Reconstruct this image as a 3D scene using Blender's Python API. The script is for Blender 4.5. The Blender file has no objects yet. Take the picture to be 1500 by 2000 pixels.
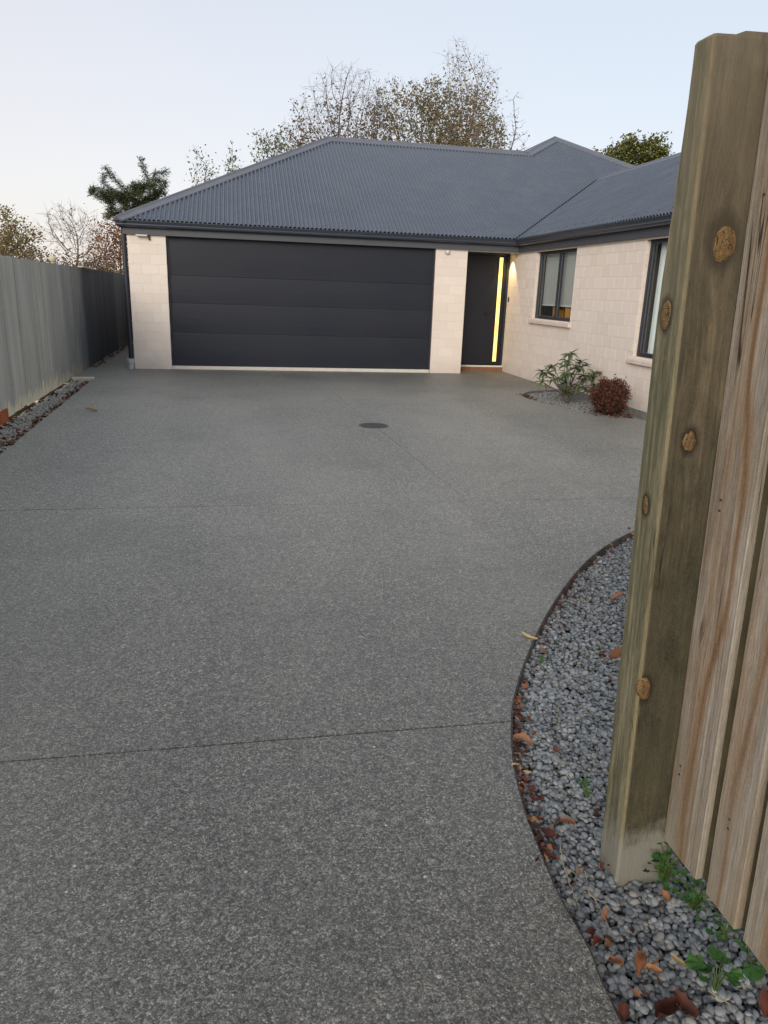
import bpy, bmesh, math, random
import numpy as np
from mathutils import Vector, Matrix, noise

random.seed(7); RNG = np.random.default_rng(7)
scene = bpy.context.scene
C = scene.collection
R = math.radians

# ---------------------------------------------------------------- camera
cam_d = bpy.data.cameras.new('camera'); cam = bpy.data.objects.new('camera', cam_d); C.objects.link(cam)
F, PITCH, ROLL, YAW, CH = 1432.42, 0.29238, 0.035559, 0.198046, 1.4827
fw = Vector((math.sin(YAW)*math.cos(PITCH), math.cos(YAW)*math.cos(PITCH), -math.sin(PITCH)))
rt = Vector((math.cos(YAW), -math.sin(YAW), 0)); up = rt.cross(fw)
rt2 = math.cos(ROLL)*rt + math.sin(ROLL)*up; up2 = -math.sin(ROLL)*rt + math.cos(ROLL)*up
M = Matrix((rt2, up2, -fw)).transposed().to_4x4(); M.translation = Vector((0, 0, CH))
cam.matrix_world = M
cam_d.sensor_fit = 'VERTICAL'; cam_d.sensor_height = 24; cam_d.sensor_width = 18
cam_d.lens = F/2000*24; cam_d.clip_end = 3000; cam_d.clip_start = 0.05
scene.camera = cam

# ---------------------------------------------------------------- world, sun, exposure
SUN_EL, SUN_ROT = R(20), R(209)
w = bpy.data.worlds.new('World'); scene.world = w; w.use_nodes = True
nt = w.node_tree; nt.nodes.clear()
sky = nt.nodes.new('ShaderNodeTexSky'); sky.sky_type = 'NISHITA'; sky.sun_disc = False
sky.sun_elevation = SUN_EL; sky.sun_rotation = SUN_ROT
sky.air_density = 1.0; sky.dust_density = 1.5; sky.ozone_density = 1.5; sky.altitude = 50
mx = nt.nodes.new('ShaderNodeMix'); mx.data_type = 'RGBA'; mx.inputs[0].default_value = 0.72
mx.inputs[7].default_value = (6.6, 6.5, 6.4, 1)          # thin even high haze over the whole sky
tcw = nt.nodes.new('ShaderNodeTexCoord'); sxw = nt.nodes.new('ShaderNodeSeparateXYZ'); nt.links.new(tcw.outputs['Generated'], sxw.inputs[0])
mrw = nt.nodes.new('ShaderNodeMapRange'); mrw.interpolation_type = 'SMOOTHSTEP'; mrw.inputs[1].default_value = -.02; mrw.inputs[2].default_value = .5
hz = nt.nodes.new('ShaderNodeMath'); hz.operation = 'MULTIPLY_ADD'; hz.inputs[1].default_value = .34     # a little warmer towards the left of the view
nt.links.new(sxw.outputs['X'], hz.inputs[0]); nt.links.new(sxw.outputs['Z'], hz.inputs[2]); nt.links.new(hz.outputs[0], mrw.inputs[0])
hc = nt.nodes.new('ShaderNodeMix'); hc.data_type = 'RGBA'; hc.inputs[6].default_value = (6.35, 5.85, 5.75, 1); hc.inputs[7].default_value = (5.35, 5.6, 5.95, 1)
nt.links.new(mrw.outputs[0], hc.inputs[0]); nt.links.new(hc.outputs[2], mx.inputs[7])
bg = nt.nodes.new('ShaderNodeBackground'); bg.inputs[1].default_value = 0.11
wo = nt.nodes.new('ShaderNodeOutputWorld')
nt.links.new(sky.outputs[0], mx.inputs[6]); nt.links.new(mx.outputs[2], bg.inputs[0]); nt.links.new(bg.outputs[0], wo.inputs[0])
sd = bpy.data.lights.new('sun', 'SUN'); sd.energy = 1.35; sd.angle = R(28); sd.color = (1, 0.92, 0.81)
sun = bpy.data.objects.new('sun', sd); C.objects.link(sun)
sdir = Vector((math.sin(SUN_ROT)*math.cos(SUN_EL), math.cos(SUN_ROT)*math.cos(SUN_EL), math.sin(SUN_EL)))
sun.rotation_euler = sdir.to_track_quat('Z', 'Y').to_euler(); sun.location = sdir*50
scene.view_settings.view_transform = 'Standard'; scene.view_settings.look = 'None'
scene.view_settings.gamma = 1; scene.view_settings.exposure = 0.55
scene.view_settings.use_curve_mapping = False
scene.render.engine = 'CYCLES'

# ---------------------------------------------------------------- helpers
def srgb(r, g, b):
    f = lambda c: (c/255/12.92) if c/255 <= .04045 else ((c/255+.055)/1.055)**2.4
    return (f(r), f(g), f(b), 1)

class NT:
    """tiny node builder"""
    def __init__(s, name):
        s.m = bpy.data.materials.new(name); s.m.use_nodes = True; s.t = s.m.node_tree
        s.b = s.t.nodes['Principled BSDF']; s.out = s.t.nodes['Material Output']
    def n(s, typ, **kw):
        nd = s.t.nodes.new('ShaderNode'+typ)
        for k, v in kw.items(): setattr(nd, k, v)
        return nd
    def l(s, a, b): s.t.links.new(a, b)
    def setv(s, sock, v):
        if hasattr(v, 'links'): s.l(v, sock)
        else: sock.default_value = v
    def coord(s, kind='Object', scale=(1, 1, 1), loc=(0, 0, 0), rand=0):
        tc = s.n('TexCoord'); mp = s.n('Mapping'); mp.inputs['Scale'].default_value = scale
        mp.inputs['Location'].default_value = loc
        src = tc.outputs[kind]
        if kind == 'World':
            pass
        if rand:
            oi = s.n('ObjectInfo'); a = s.n('VectorMath', operation='SCALE'); cx = s.n('CombineXYZ')
            s.l(oi.outputs['Random'], cx.inputs[0]); s.l(oi.outputs['Random'], cx.inputs[1]); s.l(oi.outputs['Random'], cx.inputs[2])
            s.l(cx.outputs[0], a.inputs[0]); a.inputs['Scale'].default_value = rand
            b = s.n('VectorMath', operation='ADD'); s.l(src, b.inputs[0]); s.l(a.outputs[0], b.inputs[1]); src = b.outputs[0]
        s.l(src, mp.inputs[0]); return mp.outputs[0]
    def world(s, scale=(1, 1, 1)):
        g = s.n('NewGeometry'); mp = s.n('Mapping'); mp.inputs['Scale'].default_value = scale
        s.l(g.outputs['Position'], mp.inputs[0]); return mp.outputs[0]
    def noise(s, vec, scale=5, detail=4, rough=.55, dist=0):
        nd = s.n('TexNoise'); nd.inputs['Scale'].default_value = scale; nd.inputs['Detail'].default_value = detail
        nd.inputs['Roughness'].default_value = rough; nd.inputs['Distortion'].default_value = dist
        s.l(vec, nd.inputs['Vector']); return nd.outputs['Fac']
    def vor(s, vec, scale=5, feature='F1', rnd=1):
        nd = s.n('TexVoronoi', feature=feature); nd.inputs['Scale'].default_value = scale
        nd.inputs['Randomness'].default_value = rnd
        s.l(vec, nd.inputs['Vector']); return nd
    def ramp(s, fac, stops, interp='LINEAR'):
        nd = s.n('ValToRGB'); cr = nd.color_ramp; cr.interpolation = interp
        while len(cr.elements) < len(stops): cr.elements.new(.5)
        for e, (p, c) in zip(cr.elements, stops):
            e.position = p; e.color = c if len(c) == 4 else (*c, 1)
        s.l(fac, nd.inputs[0]); return nd.outputs[0]
    def fr(s, fac, a, b, lo=0, hi=1):
        nd = s.n('MapRange'); nd.inputs[1].default_value = a; nd.inputs[2].default_value = b
        nd.inputs[3].default_value = lo; nd.inputs[4].default_value = hi
        s.l(fac, nd.inputs[0]); return nd.outputs[0]
    def mix(s, f, a, b, mode='MIX'):
        nd = s.n('Mix', data_type='RGBA', blend_type=mode)
        s.setv(nd.inputs[0], f); s.setv(nd.inputs[6], a); s.setv(nd.inputs[7], b); return nd.outputs[2]
    def math(s, op, a, b=0, c=None):
        nd = s.n('Math', operation=op); s.setv(nd.inputs[0], a); s.setv(nd.inputs[1], b)
        if c is not None: s.setv(nd.inputs[2], c)
        return nd.outputs[0]
    def bump(s, h, strength=.3, dist=.01):
        nd = s.n('Bump'); nd.inputs['Strength'].default_value = strength; nd.inputs['Distance'].default_value = dist
        s.l(h, nd.inputs['Height']); s.l(nd.outputs[0], s.b.inputs['Normal'])
    def rand(s): return s.n('ObjectInfo').outputs['Random']
    def attr(s, name): 
        a = s.n('Attribute'); a.attribute_name = name; return a
    def sep(s, v):
        a = s.n('SeparateXYZ'); s.l(v, a.inputs[0]); return a.outputs
    def done(s, col=None, rough=.6, metal=0, spec=.5):
        if col is not None: s.setv(s.b.inputs['Base Color'], col)
        s.setv(s.b.inputs['Roughness'], rough); s.b.inputs['Metallic'].default_value = metal
        s.b.inputs['Specular IOR Level'].default_value = spec
        return s.m
BW = lambda v: (v, v, v, 1)

class MB:
    """collects vertices and faces for ONE mesh object"""
    def __init__(s): s.v = []; s.f = []; s.sm = []
    def add(s, vs, fs, smooth=False):
        o = len(s.v); s.v += [tuple(v) for v in vs]; s.f += [tuple(i+o for i in f) for f in fs]; s.sm += [smooth]*len(fs)
    def box(s, x0, y0, z0, x1, y1, z1):
        v = [(x0,y0,z0),(x1,y0,z0),(x1,y1,z0),(x0,y1,z0),(x0,y0,z1),(x1,y0,z1),(x1,y1,z1),(x0,y1,z1)]
        s.add(v, [(0,3,2,1),(4,5,6,7),(0,1,5,4),(1,2,6,5),(2,3,7,6),(3,0,4,7)])
        return s
    def cyl(s, c0, c1, r0, r1=None, n=16, smooth=True, cap=True):
        r1 = r0 if r1 is None else r1
        c0 = Vector(c0); c1 = Vector(c1); d = (c1-c0).normalized()
        a = d.orthogonal().normalized(); b = d.cross(a)
        vs = []
        for c, r in ((c0, r0), (c1, r1)):
            for i in range(n):
                t = 2*math.pi*i/n; vs.append(c+a*(r*math.cos(t))+b*(r*math.sin(t)))
        s.add(vs, [(i, (i+1) % n, n+(i+1) % n, n+i) for i in range(n)], smooth)
        if cap: s.add(vs[:n], [tuple(range(n))[::-1]]); s.add(vs[n:], [tuple(range(n))])
        return s
    def tube(s, pts, rads, n=4):
        pts = [Vector(p) for p in pts]; vs = []; k = len(pts)
        for i, p in enumerate(pts):
            d = (pts[min(i+1, k-1)]-pts[max(i-1, 0)])
            d = d.normalized() if d.length > 1e-9 else Vector((0, 0, 1))
            a = d.cross(Vector((.31, .87, .11))).normalized(); b = d.cross(a)
            for j in range(n):
                t = 2*math.pi*j/n; vs.append(p+(a*math.cos(t)+b*math.sin(t))*rads[i])
        fs = [(i*n+j, i*n+(j+1) % n, (i+1)*n+(j+1) % n, (i+1)*n+j) for i in range(k-1) for j in range(n)]
        s.add(vs, fs, True)
        s.add(vs[-n:], [tuple(range(n))])
        return s
    def build(s, name, m, parent=None, loc=None):
        me = bpy.data.meshes.new(name); me.from_pydata(s.v, [], s.f); me.materials.append(m)
        me.polygons.foreach_set('use_smooth', s.sm); me.update()
        return link(name, me, parent, loc)

def link(name, me, parent=None, loc=None):
    o = bpy.data.objects.new(name, me); C.objects.link(o)
    if parent: o.parent = parent
    if loc: o.location = loc
    return o
def bevelled(o, w=.004, seg=2):
    bm = bmesh.new(); bm.from_mesh(o.data)
    bmesh.ops.bevel(bm, geom=bm.edges[:], offset=w, segments=seg, affect='EDGES', profile=.5, clamp_overlap=True)
    bm.to_mesh(o.data); bm.free(); return o
def empty(name, loc=(0, 0, 0)):
    o = bpy.data.objects.new(name, None); C.objects.link(o); o.location = loc; o.empty_display_size = .1; return o
def tag(o, label=None, cat=None, group=None, kind=None):
    if label: o['label'] = label
    if cat: o['category'] = cat
    if group: o['group'] = group
    if kind: o['kind'] = kind
    return o
def attr_mesh(name, verts, faces, m, parent=None, tint=None, smooth=True, nper=None):
    """fast numpy mesh; tint per vertex; faces (n,k)"""
    me = bpy.data.meshes.new(name); verts = np.asarray(verts, np.float32); faces = np.asarray(faces, np.int32)
    k = faces.shape[1]
    me.vertices.add(len(verts)); me.vertices.foreach_set('co', verts.ravel())
    me.loops.add(faces.size); me.loops.foreach_set('vertex_index', faces.ravel())
    me.polygons.add(len(faces)); me.polygons.foreach_set('loop_start', np.arange(0, faces.size, k, dtype=np.int32))
    me.polygons.foreach_set('loop_total', np.full(len(faces), k, np.int32))
    me.polygons.foreach_set('use_smooth', np.full(len(faces), smooth))
    if tint is not None:
        a = me.attributes.new('tint', 'FLOAT', 'POINT'); a.data.foreach_set('value', np.asarray(tint, np.float32))
    me.update(calc_edges=True); me.validate(); me.materials.append(m)
    return link(name, me, parent)

# ---------------------------------------------------------------- materials
def m_plain(name, col, rough=.5, spec=.5, var=.12, scale=8, metal=0, bump=0):
    t = NT(name); v = t.coord('Object'); f = t.noise(v, scale, 5)
    c = t.mix(t.fr(f, .3, .7), tuple(x*(1-var) for x in col[:3])+(1,), tuple(min(1, x*(1+var)) for x in col[:3])+(1,))
    if bump: t.bump(t.noise(v, scale*14, 3), bump, .004)
    return t.done(c, rough, metal, spec)

def m_aggregate():
    t = NT('exposed_aggregate'); v = t.world()
    # irregular stones: cells with warped borders, every stone its own grey, sunk in darker paste
    wn = t.n('TexNoise'); wn.inputs['Scale'].default_value = 220; wn.inputs['Detail'].default_value = 2; t.l(v, wn.inputs[0])
    ws = t.n('VectorMath', operation='SCALE'); ws.inputs['Scale'].default_value = .0055; t.l(wn.outputs['Color'], ws.inputs[0])
    wa = t.n('VectorMath', operation='ADD'); t.l(v, wa.inputs[0]); t.l(ws.outputs[0], wa.inputs[1]); v2 = wa.outputs[0]
    A = t.vor(v2, 215); B = t.vor(v2, 112); D_ = t.vor(v2, 34)
    ca, cb, cd = t.sep(A.outputs['Color']), t.sep(B.outputs['Color']), t.sep(D_.outputs['Color'])
    n1 = t.noise(v, 380, 4, .8); n2 = t.noise(v, 30, 7, .85, .3)
    val = t.math('ADD', t.math('MULTIPLY', ca[0], .40), t.math('ADD', t.math('MULTIPLY', cb[0], .22), t.math('MULTIPLY', t.fr(n1, .25, .75), .28)))
    val = t.math('ADD', val, t.fr(n2, .32, .68, -.08, .12))
    c = t.ramp(val, [(.12, srgb(30,31,31)), (.32, srgb(68,69,68)), (.5, srgb(108,107,104)), (.66, srgb(142,141,136)), (.82, srgb(188,185,176))])
    gap = t.math('MULTIPLY', t.fr(A.outputs['Distance'], .34, .55), t.math('LESS_THAN', ca[1], .6))
    c = t.mix(t.math('MULTIPLY', gap, .6), c, srgb(40, 41, 41))
    # bigger smooth stones showing here and there, warm, greenish and bluish ones
    big = t.math('MULTIPLY', t.math('GREATER_THAN', cb[1], .80), t.fr(B.outputs['Distance'], .30, .40, .8, 0))
    c = t.mix(big, c, t.ramp(cb[2], [(0, srgb(86,96,98)), (.3, srgb(128,122,114)), (.55, srgb(104,108,106)), (.8, srgb(146,142,134)), (1, srgb(168,168,162))]))
    sp = t.math('MULTIPLY', t.math('GREATER_THAN', ca[2], .985), t.fr(A.outputs['Distance'], .25, .38, .85, 0)); c = t.mix(sp, c, srgb(216, 218, 214))
    sp2 = t.math('MULTIPLY', t.math('GREATER_THAN', cd[1], .985), t.fr(D_.outputs['Distance'], .12, .18, .8, 0)); c = t.mix(sp2, c, srgb(208, 209, 204))
    # worn lanes, slow staining
    lane = t.noise(t.world((1, .25, 1)), .8, 3, .5); c = t.mix(t.fr(lane, .35, .7, 0, .2), c, srgb(150, 148, 142))
    py = t.sep(v)[1]; dry = t.math('MULTIPLY', t.fr(t.math('ADD', py, t.fr(t.noise(v, .7, 5, .6), 0, 1, -1.6, 1.6)), 2.4, 5.2), t.fr(t.math('ADD', py, t.fr(t.noise(v, .9, 5, .6), 0, 1, -1.2, 1.2)), 13.2, 10.2))  # mask for the sheen painted on the mid drive, fading at both ends
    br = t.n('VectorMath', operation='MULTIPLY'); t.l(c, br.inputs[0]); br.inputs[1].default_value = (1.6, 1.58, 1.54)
    c = t.mix(t.math('MULTIPLY', dry, .9), c, br.outputs[0])     # brighter mid drive: grazing sky sheen painted into the colour, with dusty wear
    dmp = t.noise(v, .9, 6, .72, .3); c = t.mix(t.fr(dmp, .5, .72, 0, .3), c, srgb(52, 56, 56))
    ov = t.n('VectorMath', operation='MULTIPLY'); t.l(c, ov.inputs[0]); ov.inputs[1].default_value = (1.13, 1.12, 1.09); c = ov.outputs[0]
    h = t.math('ADD', t.math('MULTIPLY', val, 1.2), t.fr(A.outputs['Distance'], .1, .6, .6, 0))
    t.bump(h, .7, .005)
    return t.done(c, .5, 0, .9)

def m_sheet(name, col, rough=.42):
    t = NT(name); v = t.world(); f = t.noise(v, 1.4, 4); g = t.noise(v, 2.6, 3)
    c = t.mix(t.fr(f, .3, .7), tuple(x*.93 for x in col[:3])+(1,), tuple(x*1.07 for x in col[:3])+(1,))
    c = t.mix(t.fr(g, .45, .8, 0, .12), c, srgb(150, 150, 150))
    return t.done(c, t.fr(g, .3, .7, rough-.05, rough+.08), 0, .5)

def m_block():
    t = NT('split_block'); v = t.world(); r = t.rand()
    c = t.ramp(r, [(0, srgb(224,212,201)), (.5, srgb(228,216,205)), (1, srgb(231,220,209))])
    f = t.noise(v, 2.2, 5, .6); c = t.mix(t.fr(f, .35, .7, 0, .3), c, srgb(226, 210, 202))
    g = t.noise(v, 160, 4, .7); c = t.mix(t.fr(g, .35, .7, 0, .2), c, srgb(196, 180, 166))
    pz = t.sep(t.world())[2]; d = t.math('ADD', pz, t.fr(t.noise(v, 4, 4), 0, 1, -.16, .16))
    c = t.mix(t.fr(d, .02, .3, .3, 0), c, srgb(158, 150, 142))
    t.bump(t.noise(v, 130, 4, .7), .5, .004)
    return t.done(c, .85, 0, .25)

def m_wood_left(name, dark=False):
    t = NT(name)
    v = t.coord('Object', (1, 1, .055), rand=37.0); f = t.noise(v, 34, 6, .65, .3); f2 = t.noise(v, 9, 4, .6)
    if dark:
        pass
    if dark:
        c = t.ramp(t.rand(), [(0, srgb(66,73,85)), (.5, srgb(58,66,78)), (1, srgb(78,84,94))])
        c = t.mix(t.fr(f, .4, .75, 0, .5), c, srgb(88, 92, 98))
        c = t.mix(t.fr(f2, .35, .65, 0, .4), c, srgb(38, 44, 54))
    else:
        c = t.ramp(t.rand(), [(0, srgb(166,163,155)), (.3, srgb(188,185,175)), (.6, srgb(176,173,165)), (1, srgb(196,193,182))])
        c = t.mix(t.fr(f, .38, .72, 0, .4), c, srgb(206, 203, 193))
        c = t.mix(t.fr(t.noise(t.world((1, 1, .12)), 1.6, 4, .6), .4, .62, .5, 0), c, srgb(142, 140, 132))
        c = t.mix(t.fr(f2, .3, .62, .35, 0), c, srgb(132, 131, 124))
        c = t.mix(t.fr(t.noise(t.world((1, 1, .5)), 2.6, 6, .7), .5, .68, 0, .4), c, srgb(148, 150, 134))
        pz = t.sep(t.world())[2]; d = t.math('ADD', pz, t.fr(t.noise(t.world((1, 3, 1)), 3.2, 6, .75), 0, 1, -.34, .34))
        c = t.mix(t.fr(d, .07, .17, .85, 0), c, srgb(226, 216, 184))
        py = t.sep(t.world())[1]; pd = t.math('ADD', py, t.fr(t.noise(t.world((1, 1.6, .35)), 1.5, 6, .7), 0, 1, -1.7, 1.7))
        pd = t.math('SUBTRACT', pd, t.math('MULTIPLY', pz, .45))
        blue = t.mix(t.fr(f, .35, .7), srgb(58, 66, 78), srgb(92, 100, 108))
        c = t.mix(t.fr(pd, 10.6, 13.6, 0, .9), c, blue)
        k = t.noise(t.world((1, 5, .6)), 2.1, 4, .7)
        c = t.mix(t.math('MULTIPLY', t.fr(k, .6, .66), t.fr(d, .02, .12, .8, 0)), c, srgb(170, 96, 60))
    t.bump(f, .5, .004)
    return t.done(c, .8, 0, .3)

def grain_uv(t, axis, knots, stretch=.05, rand=0, across=1.0):  # returns bent grain coordinates
    """object coords squeezed along z, bent round the knots. axis: the across-face axis index; knots (across, z, size)"""
    tc = t.n('TexCoord'); src = tc.outputs['Object']
    sx = t.sep(src); u = sx[axis]; z = sx[2]; o = sx[1-axis]
    un = u
    for (ku, kz, ks) in knots:
        du = t.math('SUBTRACT', u, ku); dz = t.math('SUBTRACT', z, kz)
        r2 = t.math('ADD', t.math('MULTIPLY', t.math('MULTIPLY', du, du), 1/(ks*ks)), t.math('MULTIPLY', t.math('MULTIPLY', dz, dz), 1/(9*ks*ks)))
        g = t.math('POWER', 2.718, t.math('MULTIPLY', r2, -1.0))
        # squeeze coordinate towards the knot centre: grain spreads round it
        un = t.math('SUBTRACT', un, t.math('MULTIPLY', g, t.math('MULTIPLY', du, .85)))
        un = t.math('ADD', un, t.math('MULTIPLY', g, ks*.35))
    cx = t.n('CombineXYZ'); t.l(t.math('MULTIPLY', un, across), cx.inputs[0]); t.l(t.math('MULTIPLY', z, stretch), cx.inputs[2])
    t.l(o, cx.inputs[1]); out = cx.outputs[0]
    if rand:
        oi = t.n('ObjectInfo'); a = t.n('VectorMath', operation='ADD'); t.l(out, a.inputs[0])
        m = t.math('MULTIPLY', oi.outputs['Random'], rand); cc = t.n('CombineXYZ')
        for i in range(3): t.l(m, cc.inputs[i])
        t.l(cc.outputs[0], a.inputs[1]); out = a.outputs[0]
    return out, sx

def m_post():
    t = NT('treated_post_wood')
    knots = [(.078, 1.598, .046), (.055, 1.183, .028), (.012, .562, .034)]
    v, sx = grain_uv(t, 0, knots)
    f = t.noise(v, 55, 5, .6, .25); f2 = t.noise(v, 17, 4, .6, .6); wv = t.n('TexWave', wave_type='BANDS', bands_direction='X'); wv.inputs['Scale'].default_value = 26; wv.inputs['Distortion'].default_value = 7; wv.inputs['Detail'].default_value = 4; wv.inputs['Detail Scale'].default_value = 1.2; t.l(v, wv.inputs[0]); ring = wv.outputs['Fac']
    blot = t.noise(t.coord('Object', (1, 1, .35)), 9, 5, .65)
    c = t.ramp(f, [(.28, srgb(74,67,53)), (.5, srgb(103,93,75)), (.72, srgb(128,116,95))])
    c = t.mix(t.fr(f2, .38, .66, 0, .6), c, srgb(60, 54, 42))
    c = t.mix(t.fr(ring, .72, .98, 0, .22), c, srgb(58, 48, 34))
    c = t.mix(t.fr(blot, .42, .62, 0, .6), c, srgb(54, 56, 40))       # green treatment and algae
    low = t.fr(t.math('ADD', sx[2], t.fr(t.noise(t.coord('Object', (1, 1, .5), (2, 7, 1)), 8, 6, .75), 0, 1, -.55, .55)), .55, 1.15, .72, .0); c = t.mix(low, c, t.mix(f, srgb(50, 50, 36), srgb(84, 81, 60)))
    blot2 = t.noise(t.coord('Object', (1, 1, .4), (3, 1, 5)), 14, 5, .7)
    c = t.mix(t.fr(blot2, .5, .66, 0, .7), c, srgb(38, 38, 30))
    # greener side grain on the two side faces
    g = t.n('NewGeometry'); nx = t.sep(g.outputs['Normal'])[0]
    side = t.fr(nx, -.75, -.45, 1, 0)
    sv = t.coord('Object', (1, 1, .05)); sf = t.noise(sv, 60, 5, .6, .3)
    sc = t.ramp(sf, [(.3, srgb(90,88,66)), (.5, srgb(120,116,92)), (.7, srgb(154,146,118))])
    sw = t.noise(t.coord('Object', (1, 1, .22)), 20, 5, .7, .8); sc = t.mix(t.fr(sw, .5, .68, 0, .65), sc, srgb(74, 78, 54)); sc = t.mix(t.fr(sw, .3, .42, .5, 0), sc, srgb(168, 158, 120))
    c = t.mix(side, c, sc)
    # pale sawn arris at the left corner
    ed = t.math('ADD', sx[0], t.fr(t.noise(t.coord('Object', (1, 1, .5)), 5, 3), 0, 1, -.006, .008))
    c = t.mix(t.math('MULTIPLY', t.fr(ed, .004, .012, .75, 0), t.fr(sx[1], -.006, .018, 1, 0)), c, srgb(156, 142, 108))
    fine = t.noise(t.coord('Object', (1, 1, .09)), 330, 4, .7); c = t.mix(t.fr(fine, .38, .66, .38, 0), c, srgb(44, 40, 32))
    fuzz = t.noise(t.coord('Object'), 420, 2, .6); c = t.mix(t.fr(fuzz, .5, .8, 0, .3), c, srgb(150, 142, 120))
    cr = t.math('ABSOLUTE', t.math('SUBTRACT', t.noise(v, 20, 3, .5, .3), .5)); cm = t.noise(t.coord('Object', (1, 1, .4), (9, 2, 1)), 7, 3)
    c = t.mix(t.math('MULTIPLY', t.fr(cr, .003, .010, .75, 0), t.fr(cm, .5, .6)), c, srgb(26, 22, 18))
    for (ku, kz, ks, ax_) in ((.074, 1.606, .036, 0), (.055, 1.183, .020, 0), (.012, .560, .025, 0), (.06, 1.455, .024, 1), (.055, 1.02, .018, 1)):
        du = t.math('MULTIPLY', t.math('SUBTRACT', sx[ax_], ku), 1/ks); dz = t.math('MULTIPLY', t.math('SUBTRACT', sx[2], kz), 1/(ks*1.55))
        rr_ = t.math('SQRT', t.math('ADD', t.math('MULTIPLY', du, du), t.math('MULTIPLY', dz, dz)))
        rr_ = t.math('ADD', rr_, t.fr(t.noise(t.coord('Object'), 45, 4, .7), 0, 1, -.35, .35))
        on_f = t.fr(nx, -.6, -.4, 0, 1) if ax_ == 0 else side
        c = t.mix(t.math('MULTIPLY', on_f, t.fr(rr_, .85, 1.35, .82, 0)), c, srgb(32, 25, 19))
    m1 = t.noise(t.coord('Object', (1, 1, .38), (4, 4, 2)), 9, 6, .68, .5); lo_c = t.n('VectorMath', operation='MULTIPLY'); t.l(c, lo_c.inputs[0]); lo_c.inputs[1].default_value = (.42, .44, .40)
    hi_c = t.n('VectorMath', operation='MULTIPLY'); t.l(c, hi_c.inputs[0]); hi_c.inputs[1].default_value = (1.35, 1.3, 1.2)
    c2 = t.mix(t.fr(m1, .54, .70, 0, .75), c, lo_c.outputs[0]); c2 = t.mix(t.fr(m1, .34, .44, .7, 0), c2, hi_c.outputs[0]); c = t.mix(t.fr(nx, -.75, -.45, .6, 0), c2, c)
    # dry greyer top and pale mud-splashed foot
    zz = t.math('ADD', sx[2], t.fr(t.noise(t.coord('Object', (1, 1, .6)), 12, 5, .7), 0, 1, -.14, .14))
    c = t.mix(t.fr(zz, 1.35, 1.95, 0, .45), c, srgb(124, 112, 94))
    c = t.mix(t.fr(zz, .08, .15, .8, 0), c, t.mix(fine, srgb(126, 124, 114), srgb(146, 144, 134)))
    t.bump(t.math('ADD', f, t.math('MULTIPLY', fine, .6)), .8, .003)
    return t.done(c, .78, 0, .3)

def m_paling(name, warm=0.5):
    t = NT(name)
    v, sx = grain_uv(t, 1, [(-.05, 1.32, .02), (.03, .75, .016)], .045, rand=11)
    f = t.noise(v, 60, 6, .6, .2); f2 = t.noise(v, 15, 3, .5, .4); f3 = t.noise(v, 24, 3, .5, .5)
    c = t.ramp(f, [(.3, srgb(136,128,116)), (.5, srgb(166,158,146)), (.7, srgb(194,187,176))])
    c = t.mix(t.fr(f2, .5, .66, 0, .5), c, srgb(158, 122, 84))
    # one long resin-brown heart streak down each board, with darker core
    rz = t.coord('Object', (0, 0, 1), rand=13); u0 = t.fr(t.noise(rz, .8, 2, .5), .3, .7, -.055, .055)
    dd = t.math('ABSOLUTE', t.math('SUBTRACT', sx[1], u0)); wdt = t.fr(t.noise(t.coord('Object', (0, 0, 1), rand=29), 2.2, 3, .6), .3, .7, .002, .026)
    q_ = t.math('DIVIDE', t.math('ADD', dd, t.fr(f, 0, 1, -.006, .006)), wdt)
    c = t.mix(t.fr(q_, .4, 1.9, .65, 0), c, srgb(164, 122, 74)); c = t.mix(t.fr(q_, .1, .8, .7, 0), c, srgb(106, 74, 42))
    c = t.mix(t.fr(f3, .6, .66, 0, .6), c, srgb(118, 78, 48))
    c = t.mix(t.fr(t.noise(v, 130, 2), .62, .72, 0, .5), c, srgb(96, 72, 50))
    wv = t.n('TexWave', wave_type='BANDS', bands_direction='X'); wv.inputs['Scale'].default_value = 30; wv.inputs['Distortion'].default_value = 6; wv.inputs['Detail'].default_value = 4; wv.inputs['Detail Scale'].default_value = 1.3; t.l(v, wv.inputs[0])
    c = t.mix(t.fr(wv.outputs['Fac'], .75, 1, 0, .45), c, srgb(124, 102, 76))
    pat = t.noise(t.coord('Object', (1, 1, .3), rand=5), 6, 4); c = t.mix(t.fr(pat, .45, .7, 0, .4), c, srgb(150, 147, 138))
    fine = t.noise(t.coord('Object', (1, 1, .08), rand=3), 340, 4, .7); c = t.mix(t.fr(fine, .38, .68, .42, 0), c, srgb(92, 76, 60))
    fuzz = t.noise(t.coord('Object'), 400, 2, .6); c = t.mix(t.fr(fuzz, .5, .8, 0, .3), c, srgb(206, 198, 184))
    cr = t.math('ABSOLUTE', t.math('SUBTRACT', t.noise(v, 13, 3, .5, .5), .5)); cm = t.noise(t.coord('Object', (1, 1, .4), (9, 2, 1), rand=7), 6, 3)
    c = t.mix(t.math('MULTIPLY', t.fr(cr, .002, .008, .9, 0), t.fr(cm, .48, .56)), c, srgb(48, 32, 22))
    c = t.mix(t.fr(sx[2], .0, .5, .35, 0), c, srgb(138, 126, 104))
    t.bump(f, .5, .003)
    return t.done(c, .75, 0, .3)

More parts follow.
